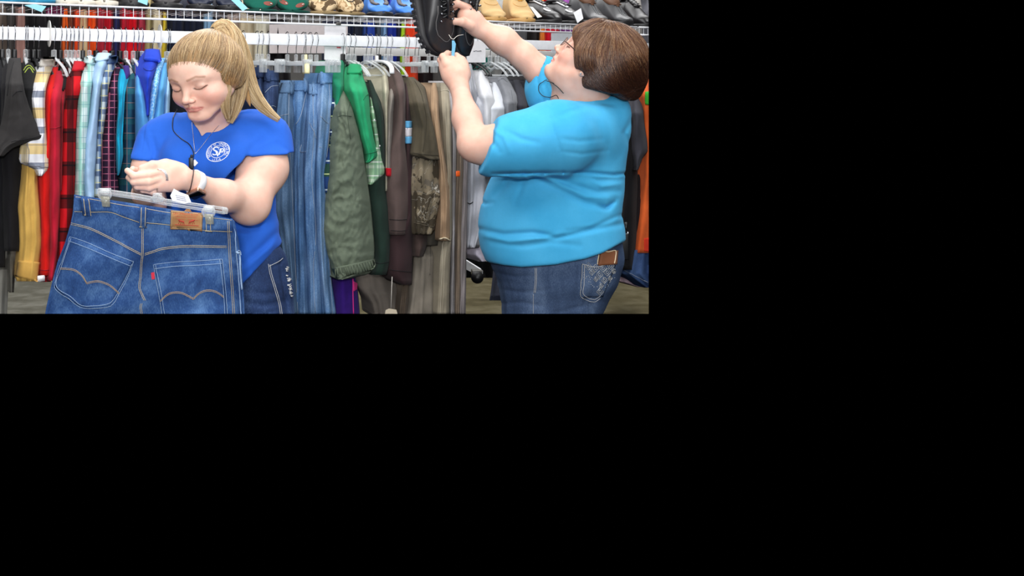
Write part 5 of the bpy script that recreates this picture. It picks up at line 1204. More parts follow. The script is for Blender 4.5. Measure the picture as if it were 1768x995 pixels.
# ================================================================ hangers (a prototype of each kind, then copies)
def copy_thing(o, M):
    c = o.copy(); COL.objects.link(c); c.matrix_world = M
    for ch in o.children:
        k = ch.copy(); COL.objects.link(k); k.parent = c; k.matrix_parent_inverse = ch.matrix_parent_inverse
    return c
HZ = 1.656
def hook_pts(): # local: x out into the room, z up, origin on top of the rail
    return [Vector(p) for p in spline([(.012, 0, -.034), (.016, 0, -.016), (.010, 0, .002), (0, 0, .008), (-.011, 0, .002), (-.015, 0, -.014)], 20)]
def hanger_proto(kind, label, group):
    r = empty('hanger'); tag(r, label, 'hanger', group)
    mb = MB(); mb.tube(hook_pts(), .0015, n=6); mb.tube([Vector((.012, 0, -.034)), Vector((.004, 0, -.050)), Vector((0, 0, -.085))], .0015, n=6); h = mb.build('hook', chrome, r)
    m = {'clear': clr, 'black': blk, 'clip': clr, 'cream': plain('cream_plastic', (232, 222, 170), .4), 'white': plain('white_plastic', (234, 234, 236), .4)}[kind]
    if kind in ('clear', 'black'):
        mb = MB(); mb.box((0, 0, -.092), (.020, .014, .040), bev=.004)
        mb.tube(spline([(-.11, 0, -.160), (-.08, 0, -.132), (-.03, 0, -.108), (0, 0, -.100), (.03, 0, -.108), (.08, 0, -.132), (.11, 0, -.160)], 24), .0060, n=8, flat=.55)
        mb.tube(spline([(-.03, .004, -.104), (-.02, .006, -.122), (0, .006, -.128), (.02, .006, -.122), (.03, .004, -.104)], 12), .004, n=6)
        mb.build('shoulder_bar', m, r)
        mb = MB(); mb.tube([(-.10, 0, -.156), (.10, 0, -.156)], .003, n=6); mb.build('cross_bar', m, r)
    elif kind == 'clip':
        mb = MB(); mb.box((0, 0, -.092), (.020, .010, .030), bev=.003); mb.box((0, 0, -.112), (.34, .008, .016), bev=.003); mb.build('bar', m, r)
        for x in (-.145, .145):
            mb = MB(); mb.box((x, .007, -.122), (.026, .005, .048), bev=.002); mb.box((x, -.007, -.122), (.026, .005, .048), bev=.002); mb.tube([(x-.011, 0, -.108), (x+.011, 0, -.108)], .009, n=10); mb.build('clip', m, r)
    else:
        mb = MB(); mb.box((0, 0, -.092), (.022, .012, .030), bev=.003)
        mb.tube(spline([(-.20, 0, -.150), (-.19, 0, -.125), (-.12, 0, -.106), (0, 0, -.100), (.12, 0, -.106), (.19, 0, -.125), (.20, 0, -.150)], 24), .010, n=10, flat=.6); mb.build('shoulder_bar', m, r)
    return r
protos = {'clear': hanger_proto('clear', 'clear plastic shirt hanger with chrome hook on the front rail', 'clear plastic hangers on the front rail'),
          'black': hanger_proto('black', 'black plastic shirt hanger with chrome hook on the front rail', 'black plastic hangers on the front rail'),
          'clip': hanger_proto('clip', 'clear clip hanger holding jeans or trousers on the front rail', 'clear clip hangers on the front rail'),
          'cream': hanger_proto('cream', 'thick cream yellow plastic hanger above the long blue jeans', None),
          'white': hanger_proto('white', 'white plastic hanger beside the emerald polo collar', None)}
used = set()
def put_hanger(kind, px, tilt=0, z=HZ):
    q = rail_pt(px, 0, z)
    M = Matrix.Translation(q) @ (RM @ Matrix.Rotation(-math.pi/2+tilt, 3, 'Z')).to_4x4()
    p = protos[kind]
    if kind not in used: used.add(kind); p.matrix_world = M; return p
    return copy_thing(p, M)
rd = random.Random(4)
for px, k in ((4, 'black'), (14, 'clear'), (25, 'black'), (44, 'clear'), (48, 'black'), (58, 'black'), (66, 'black'), (93, 'clear'), (104, 'black'), (114, 'clear'), (120, 'clear'), (127, 'clear'), (135, 'clear'), (143, 'black'), (154, 'clear'), (166, 'black'), (181, 'clear'), (193, 'black'), (207, 'black'), (217, 'clear'), (230, 'clear'), (237, 'black'), (244, 'clear'), (263, 'black'), (288, 'clear'), (293, 'clear'),
              (420, 'clip'), (444, 'clip'), (452, 'clip'), (463, 'clip'), (496, 'clip'), (511, 'clip'), (524, 'clip'), (536, 'clip'), (546, 'clip'), (592, 'black'), (602, 'clear'), (611, 'clear'), (632, 'clear'), (640, 'clear'), (654, 'black'), (666, 'clear'), (674, 'clear'), (698, 'clip'), (704, 'clip'), (716, 'clip'), (722, 'clip'), (740, 'clip'), (752, 'clip'),
              (812, 'black'), (822, 'black'), (846, 'clear'), (858, 'clear'), (868, 'clear'), (876, 'clear'), (890, 'black'), (902, 'clear'), (1098, 'black'), (1112, 'black')):
    put_hanger(k, px, rd.uniform(-.22, .22))
put_hanger('cream', 528, -.5); put_hanger('white', 650, -.3)

# ================================================================ shoes on the shelf
def shoe(name, label, cat, pos, toe, up, L=.27, W=.098, H=.085, toe_h=.045, sole_h=.022, upper=None, sole=None, lace=None, collar=None, group=None, kind='sneaker', trims=()):
    """toe and up are directions; pos the middle of the sole's underside at the toe's end"""
    if up == (0, 0, 1): H *= 1.35; toe_h *= 1.3; W *= 1.04; L *= .74 if kind == 'boot' else .84
    f = Vector(toe).normalized(); u = Vector(up); u = (u-f*u.dot(f)).normalized(); r = f.cross(u)
    w = lambda s_, y, z: Vector(pos)+f*(s_-L)+r*y+u*z
    st = np.linspace(0, 1, 30)
    hw = np.interp(st, [0, .04, .15, .35, .6, .75, .88, .96, 1], [.30, .60, .72, .68, .88, 1, .88, .55, .12])*W/2
    top = np.interp(st, [0, .05, .2, .42, .60, .78, .92, 1], [H*.86, H*.95, H, H*.98, (H+toe_h)*.52, toe_h, toe_h*.78, .012])
    root = empty(name, tuple(pos)); tag(root, label, cat, group); parts = []
    n = 22
    def loft(zlo, zhi, grow=0, sq=2.2, s0=0, s1=1):
        V = []; Fc = []; K = [i for i in range(30) if s0 <= st[i] <= s1]
        for i in K:
            lo = zlo(i); hi = zhi(i); 
            for k in range(n):
                a = 2*math.pi*k/n; c, s_ = math.cos(a), math.sin(a)
                y = (abs(c)**(2/sq))*math.copysign(1, c)*(hw[i]+grow)*(1 if s_ < 0 else 1-.18*s_*(hi > .05)); z = (lo+hi)/2+(abs(s_)**(2/sq))*math.copysign(1, s_)*(hi-lo)/2
                V.append(w(st[i]*L, y, z))
        m = len(K)
        for i in range(m-1):
            for k in range(n): Fc.append((i*n+k, i*n+(k+1) % n, (i+1)*n+(k+1) % n, (i+1)*n+k))
        Fc.append(tuple(range(n-1, -1, -1))); Fc.append(tuple((m-1)*n+k for k in range(n)))
        return V, Fc
    V, Fc = loft(lambda i: 0, lambda i: sole_h, .004, 3.5); parts.append(mobj('sole', V, Fc, sole))
    V, Fc = loft(lambda i: sole_h*.6, lambda i: max(sole_h+.006, top[i]), -.001); up_o = mobj('upper', V, Fc, upper); parts.append(up_o)
    tz = lambda s_: np.interp(s_, st, top); hy = lambda s_: np.interp(s_, st, hw)
    if kind in ('sneaker', 'boot'):
        V = []
        mb = MB(); mb.tube([w(s_*L, y*hy(s_)*.62, tz(s_)+.004) for s_, y in [(.02, 0), (.06, .7), (.2, 1), (.38, .9), (.46, 0), (.38, -.9), (.2, -1), (.06, -.7)]], .0075, n=8, closed=True); parts.append(mb.build('collar', collar or upper))
        mb = MB(); mb.box(w(.24*L, 0, tz(.24)-.001), (1, 1, 1)) if False else None
        mb.ball(w(.22*L, 0, tz(.22)), (hy(.22)*.5,)*3, Matrix((r, f*1.6, u*.12)).transposed()); parts.append(mb.build('insole', blk))
        mb = MB(); sp = [w(s_*L, 0, tz(s_)+.003) for s_ in (.42, .5, .58, .66)]; mb.tube(sp, [.018, .020, .019, .010], n=10, flat=.3); parts.append(mb.build('tongue', collar or upper))
        if lace:
            mb = MB()
            for s_ in (.45, .51, .57, .63): 
                for q in (1, -1): mb.tube([w((s_-.02*q)*L, -hy(s_)*.42, tz(s_)+.003), w(s_*L, 0, tz(s_)+.009), w((s_+.02*q)*L, hy(s_)*.42, tz(s_)+.003)], .0028, n=6)
            parts.append(mb.build('laces', lace))
    if kind == 'slipper':
        mb = MB(); mb.tube([w(s_*L, y*hy(.45)*.98, tz(.45)*(.35+.75*(1-abs(y)))) for s_, y in [(.40, -1), (.43, -.6), (.45, 0), (.43, .6), (.40, 1)]], .006, n=8); parts.append(mb.build('collar', collar or upper))
    for nm, pts, rr, m in trims:
        b = bvh_of(up_o); mb = MB(); 
        q = []
        for s_, y in (spline([(a, b_, 0) for a, b_ in pts], 20) and [(p[0], p[1]) for p in spline([(a, b_, 0) for a, b_ in pts], 20)]):
            p = w(s_*L, y*hy(s_), tz(s_)+.03); h, nr, _, _ = b.find_nearest(p); q.append(h+(p-h).normalized()*.001)
        mb.tube(q, rr, n=6, flat=.5); parts.append(mb.build(nm, m))
    adopt(root, *parts); return root
def fm(name, c, rough=.6): return plain(name, c, rough)
ZS = ZT+.003
toe_d = RN*1.0
def shelf_shoe(px, t_toe, label, yaw=0, drop=0, **k):
    d = Matrix.Rotation(yaw, 3, 'Z') @ Vector((.10, -.99, 0)); p = rail_pt(px, t_toe, ZS)
    return shoe(k.pop('name', 'shoe'), label, k.pop('cat', 'shoe'), p, d, (0, 0, 1), **k)
def shoe_tag(pts, label, c=(150, 214, 232)):
    mb = MB(); mb.poly([P(x, y, Y) for x, y, Y in pts], (0, .0015, 0)); return tag(mb.build('price_tag', plain('pale_blue_card', c, .7), smooth=False), label, 'tag')
aqua = fm('aqua_rubber', (110, 190, 220)); teal = fm('teal_blue_rubber', (40, 140, 180)); limem = fm('lime_rubber', (190, 214, 60))
yl = lambda px, t: Yt(px, t)
shelf_shoe(12, .01, 'aqua and lime striped sandal at the left end of the shelf', W=.125, H=.05, toe_h=.035, upper=aqua, sole=teal, kind='slipper', trims=[('stripe', [(.5, -1), (.7, 0), (.5, 1)], .005, limem), ('stripe', [(.8, -1), (.88, 0), (.8, 1)], .004, teal)])
shelf_shoe(56, .01, 'aqua sandal with a pale blue tag, second from the left', W=.115, H=.05, toe_h=.032, upper=aqua, sole=teal, kind='slipper', trims=[('stripe', [(.5, -1), (.7, 0), (.5, 1)], .005, limem), ('stripe', [(.8, -1), (.88, 0), (.8, 1)], .004, teal)])
shoe_tag([(42, 9, yl(50, .05)), (60, 7, yl(50, .05)), (80, 11, yl(50, .05)), (72, 21, yl(50, .05))], 'pale blue price tag on the second aqua sandal')
for px, lb in ((112, 'grey and white sneaker under the plaid cloth on the shelf'), (140, 'cream and grey sneaker left of the dark trainers')):
    shelf_shoe(px, -.03, lb, W=.09, H=.08, upper=fm('grey_suede', (146, 134, 124)), sole=fm('cream_rubber', (214, 206, 190)), lace=fm('cream_lace', (220, 210, 190)))
shelf_shoe(180, -.02, 'grey-brown sneaker left of the pale tag', W=.09, H=.08, upper=fm('taupe_suede', (130, 118, 108)), sole=fm('cream_rubber', (214, 206, 190)), lace=fm('cream_lace', (220, 210, 190)))
dkc = fm('charcoal_leather', (52, 48, 50), .45); nav = fm('navy_leather', (30, 36, 56), .4); bs = fm('black_rubber', (28, 27, 28), .5); gsl = fm('grey_lace', (180, 174, 166)); chl = fm('lime_lining', (170, 200, 70))
shelf_shoe(226, .01, 'charcoal leather shoe with a pale blue tag', W=.105, H=.08, upper=dkc, sole=bs, lace=gsl)
shelf_shoe(286, .01, 'charcoal leather shoe right of the blue-tagged one', W=.105, H=.08, upper=dkc, sole=bs, lace=gsl)
shoe_tag([(239, -2, yl(246, .05)), (256, -2, yl(246, .05)), (254, 9, yl(246, .05)), (238, 3, yl(246, .05))], 'pale blue price tag on the charcoal leather shoe')
shelf_shoe(345, .01, 'navy trainer with lime lining, left of its pair', W=.095, H=.075, upper=nav, sole=bs, lace=gsl, collar=chl)
shelf_shoe(395, .01, 'navy trainer carrying a pale blue tag, right of its pair', W=.095, H=.075, upper=nav, sole=bs, lace=gsl, collar=chl)
shoe_tag([(396, -3, yl(410, .06)), (410, -3, yl(410, .06)), (428, 14, yl(410, .06)), (419, 19, yl(410, .06))], 'pale blue price tag lying over the navy trainer')
grn = cloth('green_fleece', (26, 98, 82), .1); brown_s = fm('football_brown', (132, 60, 46)); wht = fm('white_felt', (232, 226, 214), .9)
def football(root, px, py, Yd, ang=0):
    up_ = [c for c in root.children if c.name.startswith('upper')][0]; b = bvh_of(up_); mb = MB(); K = 18
    c0 = drape(b, px, py, .001, Yd); V = [c0]+[drape(b, px+8*math.cos(a)*math.cos(ang)-3.6*math.sin(a)*math.sin(ang), py+8*math.cos(a)*math.sin(ang)+3.6*math.sin(a)*math.cos(ang), .001, Yd) for a in np.linspace(0, 6.283, K+1)[:-1]]
    mb.add(V, [(0, 1+(k+1) % K, 1+k) for k in range(K)]); f = mb.build('football_print', brown_s); f.parent = root; f.matrix_parent_inverse = Matrix.Translation(root.location).inverted()
    mb = MB(); mb.tube([drape(b, px+dx*math.cos(ang), py+dx*math.sin(ang), .0016, Yd) for dx in (3.5, 5, 6.5)], .0016, n=5); f = mb.build('football_stripe', wht); f.parent = root; f.matrix_parent_inverse = Matrix.Translation(root.location).inverted()
for px, lb, fb in ((450, 'green fleece slipper with brown football prints, left of its pair', ((463, 6, .1), (444, 17, -.1))), (506, 'green fleece slipper with brown football prints, right of its pair', ((518, 9, -.3), (490, 4, .4)))):
    o = shelf_shoe(px, .015, lb, W=.128, H=.075, toe_h=.062, sole_h=.012, upper=grn, sole=cloth('dark_green_felt', (22, 70, 60), .1), kind='slipper', name='slipper', cat='slipper')
    for x, y, a in fb: football(o, x, y, yl(x, 0), a)
s = NT('desert_camouflage_cloth', .9, .15); s.l(s.ramp(s.noise(17, 3, None, .5, 1.2), [(.40, rgb(92, 74, 54)), (.47, rgb(200, 176, 140)), (.58, rgb(160, 132, 96)), (.64, rgb(214, 194, 160))], 'CONSTANT'), s.b.inputs['Base Color']); camo = s.m
for px, lb in ((560, 'desert camouflage slipper, left of its pair'), (606, 'desert camouflage slipper, right of its pair')):
    shelf_shoe(px, .02, lb, W=.118, H=.075, toe_h=.060, sole_h=.014, upper=camo, sole=cloth('tan_felt', (150, 128, 92), .1), kind='slipper', name='slipper', cat='slipper', trims=[('welt', [(.62, -1.0), (.93, -.55), (.97, 0), (.93, .55), (.62, 1.0)], .003, brown_m if False else fm('dark_brown_trim', (60, 48, 38)))])
bl = fm('bright_blue_mesh', (64, 130, 220)); gy = fm('dark_grey_mesh', (70, 66, 70))
for px, lb in ((662, 'bright blue and grey running shoe, left of its pair'), (710, 'bright blue and grey running shoe, right of its pair')):
    shelf_shoe(px, .01, lb, yaw=.1, W=.100, H=.08, upper=bl, sole=bs, collar=bs, kind='sneaker', trims=[('overlay', [(.55, -.9), (.75, -.9), (.92, -.5)], .010, gy), ('overlay', [(.55, .9), (.75, .9), (.92, .5)], .010, gy), ('logo_bar', [(.72, -.15), (.72, .15)], .003, wht)])
tan = cloth('tan_nubuck', (218, 182, 128), .07, .75); hon = fm('honey_lace', (206, 146, 62)); tns = fm('tan_rubber', (190, 146, 84))
for px, lb, yw in ((862, 'tan nubuck work boot with honey laces, left of its pair', .22), (910, 'tan nubuck work boot with a white tag, right of its pair', .10)):
    shelf_shoe(px, .015, lb, yaw=yw, W=.108, H=.12, toe_h=.044, sole_h=.020, L=.29, upper=tan, sole=tns, lace=hon, collar=hon, kind='boot', name='boot', cat='boot', trims=[('toe_seam', [(.72, -.95), (.80, -.3), (.80, .3), (.72, .95)], .0012, hon)])
shoe_tag([(914, 11, yl(925, .03)), (920, 12, yl(925, .03)), (936, 29, yl(925, .03)), (928, 31, yl(925, .03))], 'white tag hanging on the right tan boot', (238, 236, 230))
blk_l = fm('black_leather', (28, 26, 28), .35); whs = fm('white_leather', (226, 226, 228), .4)
for px, lb, yw in ((966, 'black sneaker with a white swoop, left of its pair', .55), (1003, 'black sneaker with a white tag, right of its pair', .45)):
    shelf_shoe(px, .01, lb, yaw=yw, W=.10, H=.085, toe_h=.05, upper=blk_l, sole=bs, lace=fm('dark_lace', (60, 58, 60)), trims=[('white_swoop', [(.30, .85), (.45, .9), (.62, .60), (.74, .15)], .0085, whs), ('white_toe_patch', [(.78, .9), (.85, .8), (.90, .65)], .0065, whs)])
shoe_tag([(990, 22, yl(1000, .04)), (1003, 14, yl(1000, .04)), (1007, 32, yl(1000, .04)), (997, 40, yl(1000, .04))], 'white square tag tied to the right black sneaker', (238, 238, 240))
dbr = fm('brown_leather', (116, 82, 62), .6); dgr = fm('dark_grey_rubber', (74, 74, 76), .4)
for px, lb in ((1044, 'brown leather duck boot with grey rubber toe, left of its pair'), (1088, 'brown leather duck boot with grey rubber toe, right of its pair')):
    shelf_shoe(px, .01, lb, yaw=.5, W=.118, H=.12, toe_h=.044, sole_h=.03, upper=dgr, sole=bs, collar=dbr, lace=dbr, kind='boot', name='boot', cat='boot', trims=[('leather_shaft', [(.34, -.9), (.54, -.85), (.64, 0), (.54, .85), (.34, .9)], .030, dbr), ('toe_rib', [(.70, -.3), (.82, -.25), (.92, -.15)], .002, fm('light_grey_rubber', (120, 122, 124))), ('toe_rib', [(.70, .1), (.82, .1), (.92, .05)], .002, fm('light_grey_rubber', (120, 122, 124)))])
shelf_shoe(1122, -.02, 'black sneaker with three white stripes at the shelf\'s right end', yaw=.35, W=.10, H=.11, toe_h=.055, upper=blk_l, sole=bs, lace=fm('dark_lace', (60, 58, 60)), trims=[('white_stripe', [(.42, -.9), (.46, -.3), (.48, .3)], .005, whs), ('white_stripe', [(.52, -.9), (.56, -.3), (.58, .3)], .005, whs), ('white_stripe', [(.62, -.9), (.66, -.3), (.68, .3)], .005, whs)])
pm = plaid('maroon_plaid_cloth', (118, 30, 74), [(0, .030, .2, .12, (196, 180, 196), .8), (1, .04, .3, .10, (196, 180, 196), .6)])
G('folded_cloth', [(-8, 78, 112), (26, 79, 110)], pm, 'maroon plaid cloth with white lines hanging behind the shelf', 'garment', None, tf=-.34, tt=-.34, depth=.05)

# ================================================================ black shoes held up by the older woman
held_b = plain('black_grained_leather', (36, 35, 37), .38); held_s = plain('black_lug_rubber', (44, 43, 45), .6)
def held(px, py, Y, toe, up, label, L=.30, rows=5, W=.135):
    o = shoe('shoe', label, 'shoe', P(px, py, Y), toe, up, L=L, W=W, H=.11, toe_h=.062, sole_h=.034, upper=held_b, sole=held_s, lace=blk, kind='boot',
             trims=[('seam', [(.30, -.6), (.55, -.9), (.78, -.8), (.90, -.3), (.90, .3), (.78, .8), (.55, .9)], .0016, plain('grey_stitch', (92, 90, 90), .7)), ('seam', [(.15, -.4), (.40, -.75), (.62, -.6)], .0013, plain('grey_stitch', (92, 90, 90), .7))])
    f = Vector(toe).normalized(); u = Vector(up); u = (u-f*u.dot(f)).normalized(); r = f.cross(u); p0 = P(px, py, Y)
    st = [0, .05, .2, .42, .60, .78, .92, 1]; H_ = .11; th = .062; tp = [H_*.86, H_*.95, H_, H_*.98, (H_+th)*.52, th, th*.78, .012]
    kids = []
    for s_ in (.40, .47, .54, .61, .68)[:rows]:
        for sd in (-1, 1):
            mb = MB(); c = p0+f*(s_-1)*L+r*sd*.021+u*(np.interp(s_, st, tp)+.000); mb.tube([c, c+r*sd*.009+u*.003], .0032, n=8); kids.append(mb.build('lace_hook', chrome))
    mb = MB()
    for k in range(15):
        q = .06+k*.062; hw_ = np.interp(q, [0, .15, .35, .6, .75, .9, 1], [.4, .72, .68, .88, 1, .85, .3])*W/2+.004
        for sd in (-1, 1): mb.box(p0+f*(q-1)*L+r*sd*(hw_-.002)+u*.010, (.006, .012, .020), Matrix((r, f, u)).transposed(), .002)
    kids.append(mb.build('sole_lugs', held_s))
    adopt(o, *kids); return o
tdir = Vector((.30, -.05, -1.0)).normalized(); udir = Vector((.62, -.78, .20))
h1 = held(757, 97, 2.93, tdir, udir, 'black lug-soled shoe held up by its laces, blue tag at its toe')
h2 = held(793, 99, 3.03, Vector((.26, .10, -1)), Vector((.70, -.66, .1)), 'second black shoe of the held pair, its toe right of the blue tag', L=.28, rows=4, W=.10)
mb = MB(); a = P(783, 68, 2.83); 
mb.tube(spline([tuple(P(775, 60, 2.85)), tuple(P(779, 66, 2.84)), tuple(a)], 8), .0009, n=5); mb.tube(spline([tuple(P(800, 60, 2.90)), tuple(P(790, 62, 2.86)), tuple(a)], 8), .0009, n=5); st_ = mb.build('string', plain('cotton_string', (214, 208, 198), .9))
mb = MB(); mb.poly([P(x, y, 2.83) for x, y in ((780.5, 70), (784, 70), (787, 76), (785, 92), (784, 102), (779.5, 98), (780.5, 84))], (.001, .002, 0)); tg = mb.build('card', plain('sky_blue_card', (104, 172, 204), .6), smooth=False)
root_of('price_tag', 'sky blue price tag pinched between the older woman\'s fingers', 'tag', [st_, tg])

# ================================================================ jeans held by the young woman
held_d = denim('stonewashed_blue_denim', (26, 48, 92), (42, 74, 126), (84, 120, 168), scale=16, vertical=False)
Lp = [(128, 336), (126, 366), (122, 386), (112, 420), (100, 450), (88, 495), (80, 530), (76, 552)]; Rp = [(402, 378), (404, 402), (408, 424), (410, 446), (413, 470), (416, 500), (418, 530), (419, 552)]
def held_jeans(name, Lp, Rp, Y0, mat, nu=90, nv=60, thick=.035, curve=.05, v0=0, v1=1, off=0, parent=None):
    tl = np.linspace(0, 1, len(Lp)); V = []; UV = []; Fc = []
    for sd in range(2):
        for i in range(nv+1):
            v = v0+(v1-v0)*i/nv; l = np.array([np.interp(v, tl, [p[k] for p in Lp]) for k in (0, 1)]); r = np.array([np.interp(v, tl, [p[k] for p in Rp]) for k in (0, 1)])
            for j in range(nu+1):
                u = j/nu; p = l+(r-l)*u
                dip = (1.5*math.sin(math.pi*u)**1.3)*(1-v)**3                      # the waistband sags between the clips
                wv = .004*math.sin(u*19+v*3)*(1-.5*v)+.005*math.sin(u*7+v*5)+.003*math.sin(v*16+u*9)+.010*math.exp(-((u-.44)/.05)**2)*min(1, v*1.5)
                edge = curve*(abs(2*u-1)**5); Y = Y0+edge+wv+.02*u-off
                if sd: Y = Y0+thick+.05*(1-abs(2*u-1)**4)+.02*u
                V.append(P(p[0], p[1]+dip*(0 if sd == 0 else -.3), Y))
    K = (nu+1)*(nv+1)
    for i in range(nv):
        for j in range(nu):
            a = i*(nu+1)+j; Fc.append((a, a+nu+1, a+nu+2, a+1)); Fc.append((K+a, K+a+1, K+a+nu+2, K+a+nu+1))
    rim = [j for j in range(nu+1)]+[i*(nu+1)+nu for i in range(1, nv+1)]+[nv*(nu+1)+j for j in range(nu-1, -1, -1)]+[i*(nu+1) for i in range(nv-1, 0, -1)]
    for a, b in zip(rim, rim[1:]+rim[:1]): Fc.append((a, b, K+b, K+a))
    return mobj(name, V, Fc, mat, parent)
hj = held_jeans('denim_body', Lp, Rp, 2.06, held_d); bh = bvh_of(hj); HJ = [hj]
gold = plain('pale_gold_thread', (196, 178, 140), .8); paleb = plain('pale_blue_thread', (150, 176, 208), .8)
def hp_(l, off=.0016, n=None): return [drape(bh, x, y, off, 2.08) for x, y in (spline(l, n) if n else l)]
def grid_patch(name, top, bot, mat, off, m=36, k=8, label=None):
    t = np.array(spline([(a, b, 0) for a, b in top], 60))[:, :2]; bt = np.array(spline([(a, b, 0) for a, b in bot], 60))[:, :2]; V = []; Fc = []
    it = lambda c, s_: np.array([np.interp(s_, np.linspace(0, 1, len(c)), c[:, q]) for q in (0, 1)])
    for sd in range(2):
        for i in range(k+1):
            for j in range(m+1):
                p = it(t, j/m)*(1-i/k)+it(bt, j/m)*(i/k); e = min(1, min(i, k-i, j, m-j)+.25); V.append(drape(bh, p[0], p[1], (off*e if sd == 0 else -.001), 2.08))
    K = (m+1)*(k+1)
    for i in range(k):
        for j in range(m): a = i*(m+1)+j; Fc.append((a, a+m+1, a+m+2, a+1)); Fc.append((K+a, K+a+1, K+a+m+2, K+a+m+1))
    rim = [j for j in range(m+1)]+[i*(m+1)+m for i in range(1, k+1)]+[k*(m+1)+j for j in range(m-1, -1, -1)]+[i*(m+1) for i in range(k-1, 0, -1)]
    for a, b in zip(rim, rim[1:]+rim[:1]): Fc.append((a, b, K+b, K+a))
    o = mobj(name, V, Fc, mat)
    if label: o['label'] = label
    return o
HJ.append(grid_patch('waistband', [(129, 338), (165, 344), (205, 352), (246, 358), (293, 366), (350, 373), (401, 379)], [(127, 366), (160, 367), (190, 367), (216, 376), (242, 385), (293, 389), (350, 398), (402, 401)], held_d, .005))
HJ.append(grid_patch('back_pocket', [(121, 408), (150, 418), (190, 436), (231, 452)], [(95, 496), (125, 522), (160, 534), (190, 530)], held_d, .0045, 26, 22))
b2p = [(265, 456), (300, 452), (345, 450), (383, 447)]; HJ.append(grid_patch('back_pocket', b2p, [(280, 550), (315, 551), (355, 551), (393, 551)], held_d, .0045, 26, 22))
# left pocket's lower right corner comes round to (204,510)
bh2 = bvh_of(*HJ)
def st2(l, r=.00075, off=.0012, m=gold, n=40, name='stitching', keep=True):
    mb = MB(); mb.tube([drape(bh2, x, y, off, 2.08) for x, y in spline(l, n)], r, n=5); o = mb.build(name, m); HJ.append(o); return o
mb = MB()
def line(l, r=.00055, n=50, off=.0012): mb.tube([drape(bh2, x, y, off, 2.08) for x, y in spline(l, n)], r, n=5)
yoke_l = [(122, 385), (140, 389), (162, 396), (200, 415), (222, 427), (244, 438)]; yoke_r = [(250, 438), (265, 433), (281, 428), (316, 424), (350, 424), (392, 425)]
for d in (0, 2.6): line([(x, y+d) for x, y in yoke_l]); line([(x, y+d) for x, y in yoke_r]); line([(245+d, 392), (245+d, 415), (245+d, 438), (243+d, 456), (242+d, 475), (240+d, 496), (244+d, 508), (249+d, 519)]); line([(243+d, 524), (242+d, 532), (245+d, 548)])
line([(128, 365), (160, 366), (190, 366), (216, 375), (242, 384)]); line([(250, 384), (293, 388), (350, 397), (402, 400)]); line([(130, 340), (165, 346), (205, 354), (246, 360), (293, 368), (350, 375), (400, 381)])
for d in (0, 3): line([(392+d, 382), (394+d, 425), (396+d, 460), (399+d, 500), (402+d, 548)])
HJ.append(mb.build('stitching', gold)); mb = MB()
line([(121, 409), (150, 419), (190, 437), (230, 452)]); line([(119, 416), (148, 427), (188, 444), (227, 460)])
line([(230, 452), (220, 480), (205, 509), (198, 522), (188, 529), (166, 532), (140, 531), (120, 516), (95, 496), (104, 459), (121, 409)], n=90); line([(227, 456), (217, 480), (202, 507), (195, 518), (186, 525), (166, 528), (141, 527), (122, 512), (98, 494), (107, 460), (123, 412)], n=90)
line([(265, 457), (300, 453), (345, 451), (383, 448)]); line([(266, 464), (300, 460), (345, 458), (384, 455)])
line([(265, 457), (269, 480), (275, 510), (281, 548)]); line([(269, 458), (273, 480), (279, 510), (285, 548)]); line([(383, 448), (387, 480), (390, 510), (392, 548)]); line([(379, 449), (383, 480), (386, 510), (388, 548)])
HJ.append(tag(mb.build('pocket_stitching', paleb), 'pale edge stitching of the back pockets'))
for arcs in (([(104, 463), (117, 463.5), (130, 466), (142, 475), (150, 488)], [(150, 488), (160, 485.5), (172, 485), (190, 492), (206, 506)]), ([(277, 519), (285, 511), (293, 506), (303, 504), (314, 505), (325, 510), (334, 515)], [(334, 515), (342, 507), (351, 502), (360, 500.5), (370, 502), (378, 506), (386, 512)])):
    mb = MB()
    for d in (0, 2.2):
        for a in arcs: line([(x, y+d) for x, y in a])
    HJ.append(tag(mb.build('arc_stitching', plain('tan_gold_thread', (178, 150, 108), .8)), 'double arched gold stitching on the back pocket'))
for tl_, tr_, br_, bl_ in (((142, 342), (155, 343), (157, 374), (146, 373)), ((242, 357), (254, 358), (253, 394), (241, 393)), ((353, 370), (365, 371), (366, 401), (354, 400))):
    o = patch('belt_loop', bh2, (tl_, tr_, br_, bl_), held_d, None, .006, 2.08, 8); HJ.append(o); b_ = bvh_of(o); mb = MB()
    for q in (.2, .8): mb.tube([drape(b_, tl_[0]+(tr_[0]-tl_[0])*q+(bl_[0]-tl_[0])*t, tl_[1]+(bl_[1]-tl_[1])*t+1, .001, 2.08) for t in np.linspace(.03, .95, 10)], .0007, n=5)
    mb.tube([drape(b_, bl_[0], bl_[1]-1.5, .001, 2.08), drape(b_, br_[0], br_[1]-1.5, .001, 2.08)], .0012, n=5); o2 = mb.build('loop_stitching', gold); o2.parent = o
lp = patch('leather_patch', bh2, ((295, 363), (349.5, 368), (349, 397.5), (294, 395.5)), cloth('tan_leather_label', (176, 128, 84), .16, .7), None, .0075, 2.08, 12); lp['label'] = 'tan leather waistband patch with red print'; HJ.append(lp)
blp = bvh_of(lp); redi = plain('faded_red_ink', (172, 60, 44), .8)
mb = MB()
def ptxt(t, cx, cy, size, slope=.03, sx=1.0):
    v, f = text_mesh(t, size); mb.add([drape(blp, cx+p.x*sx, cy-p.y+p.x*sx*slope, .0008, 2.08) for p in v], f)
ptxt('LEVI STRAUSS & CO.', 321, 370.2, 4.9, .06, .98); ptxt('ORIGINAL RIVETED', 321, 374.8, 3.7, .06, 1.15)
def pl_(l, r=.0005): mb.tube([drape(blp, x, y, .0008, 2.08) for x, y in spline(l, 14)], r, n=4)
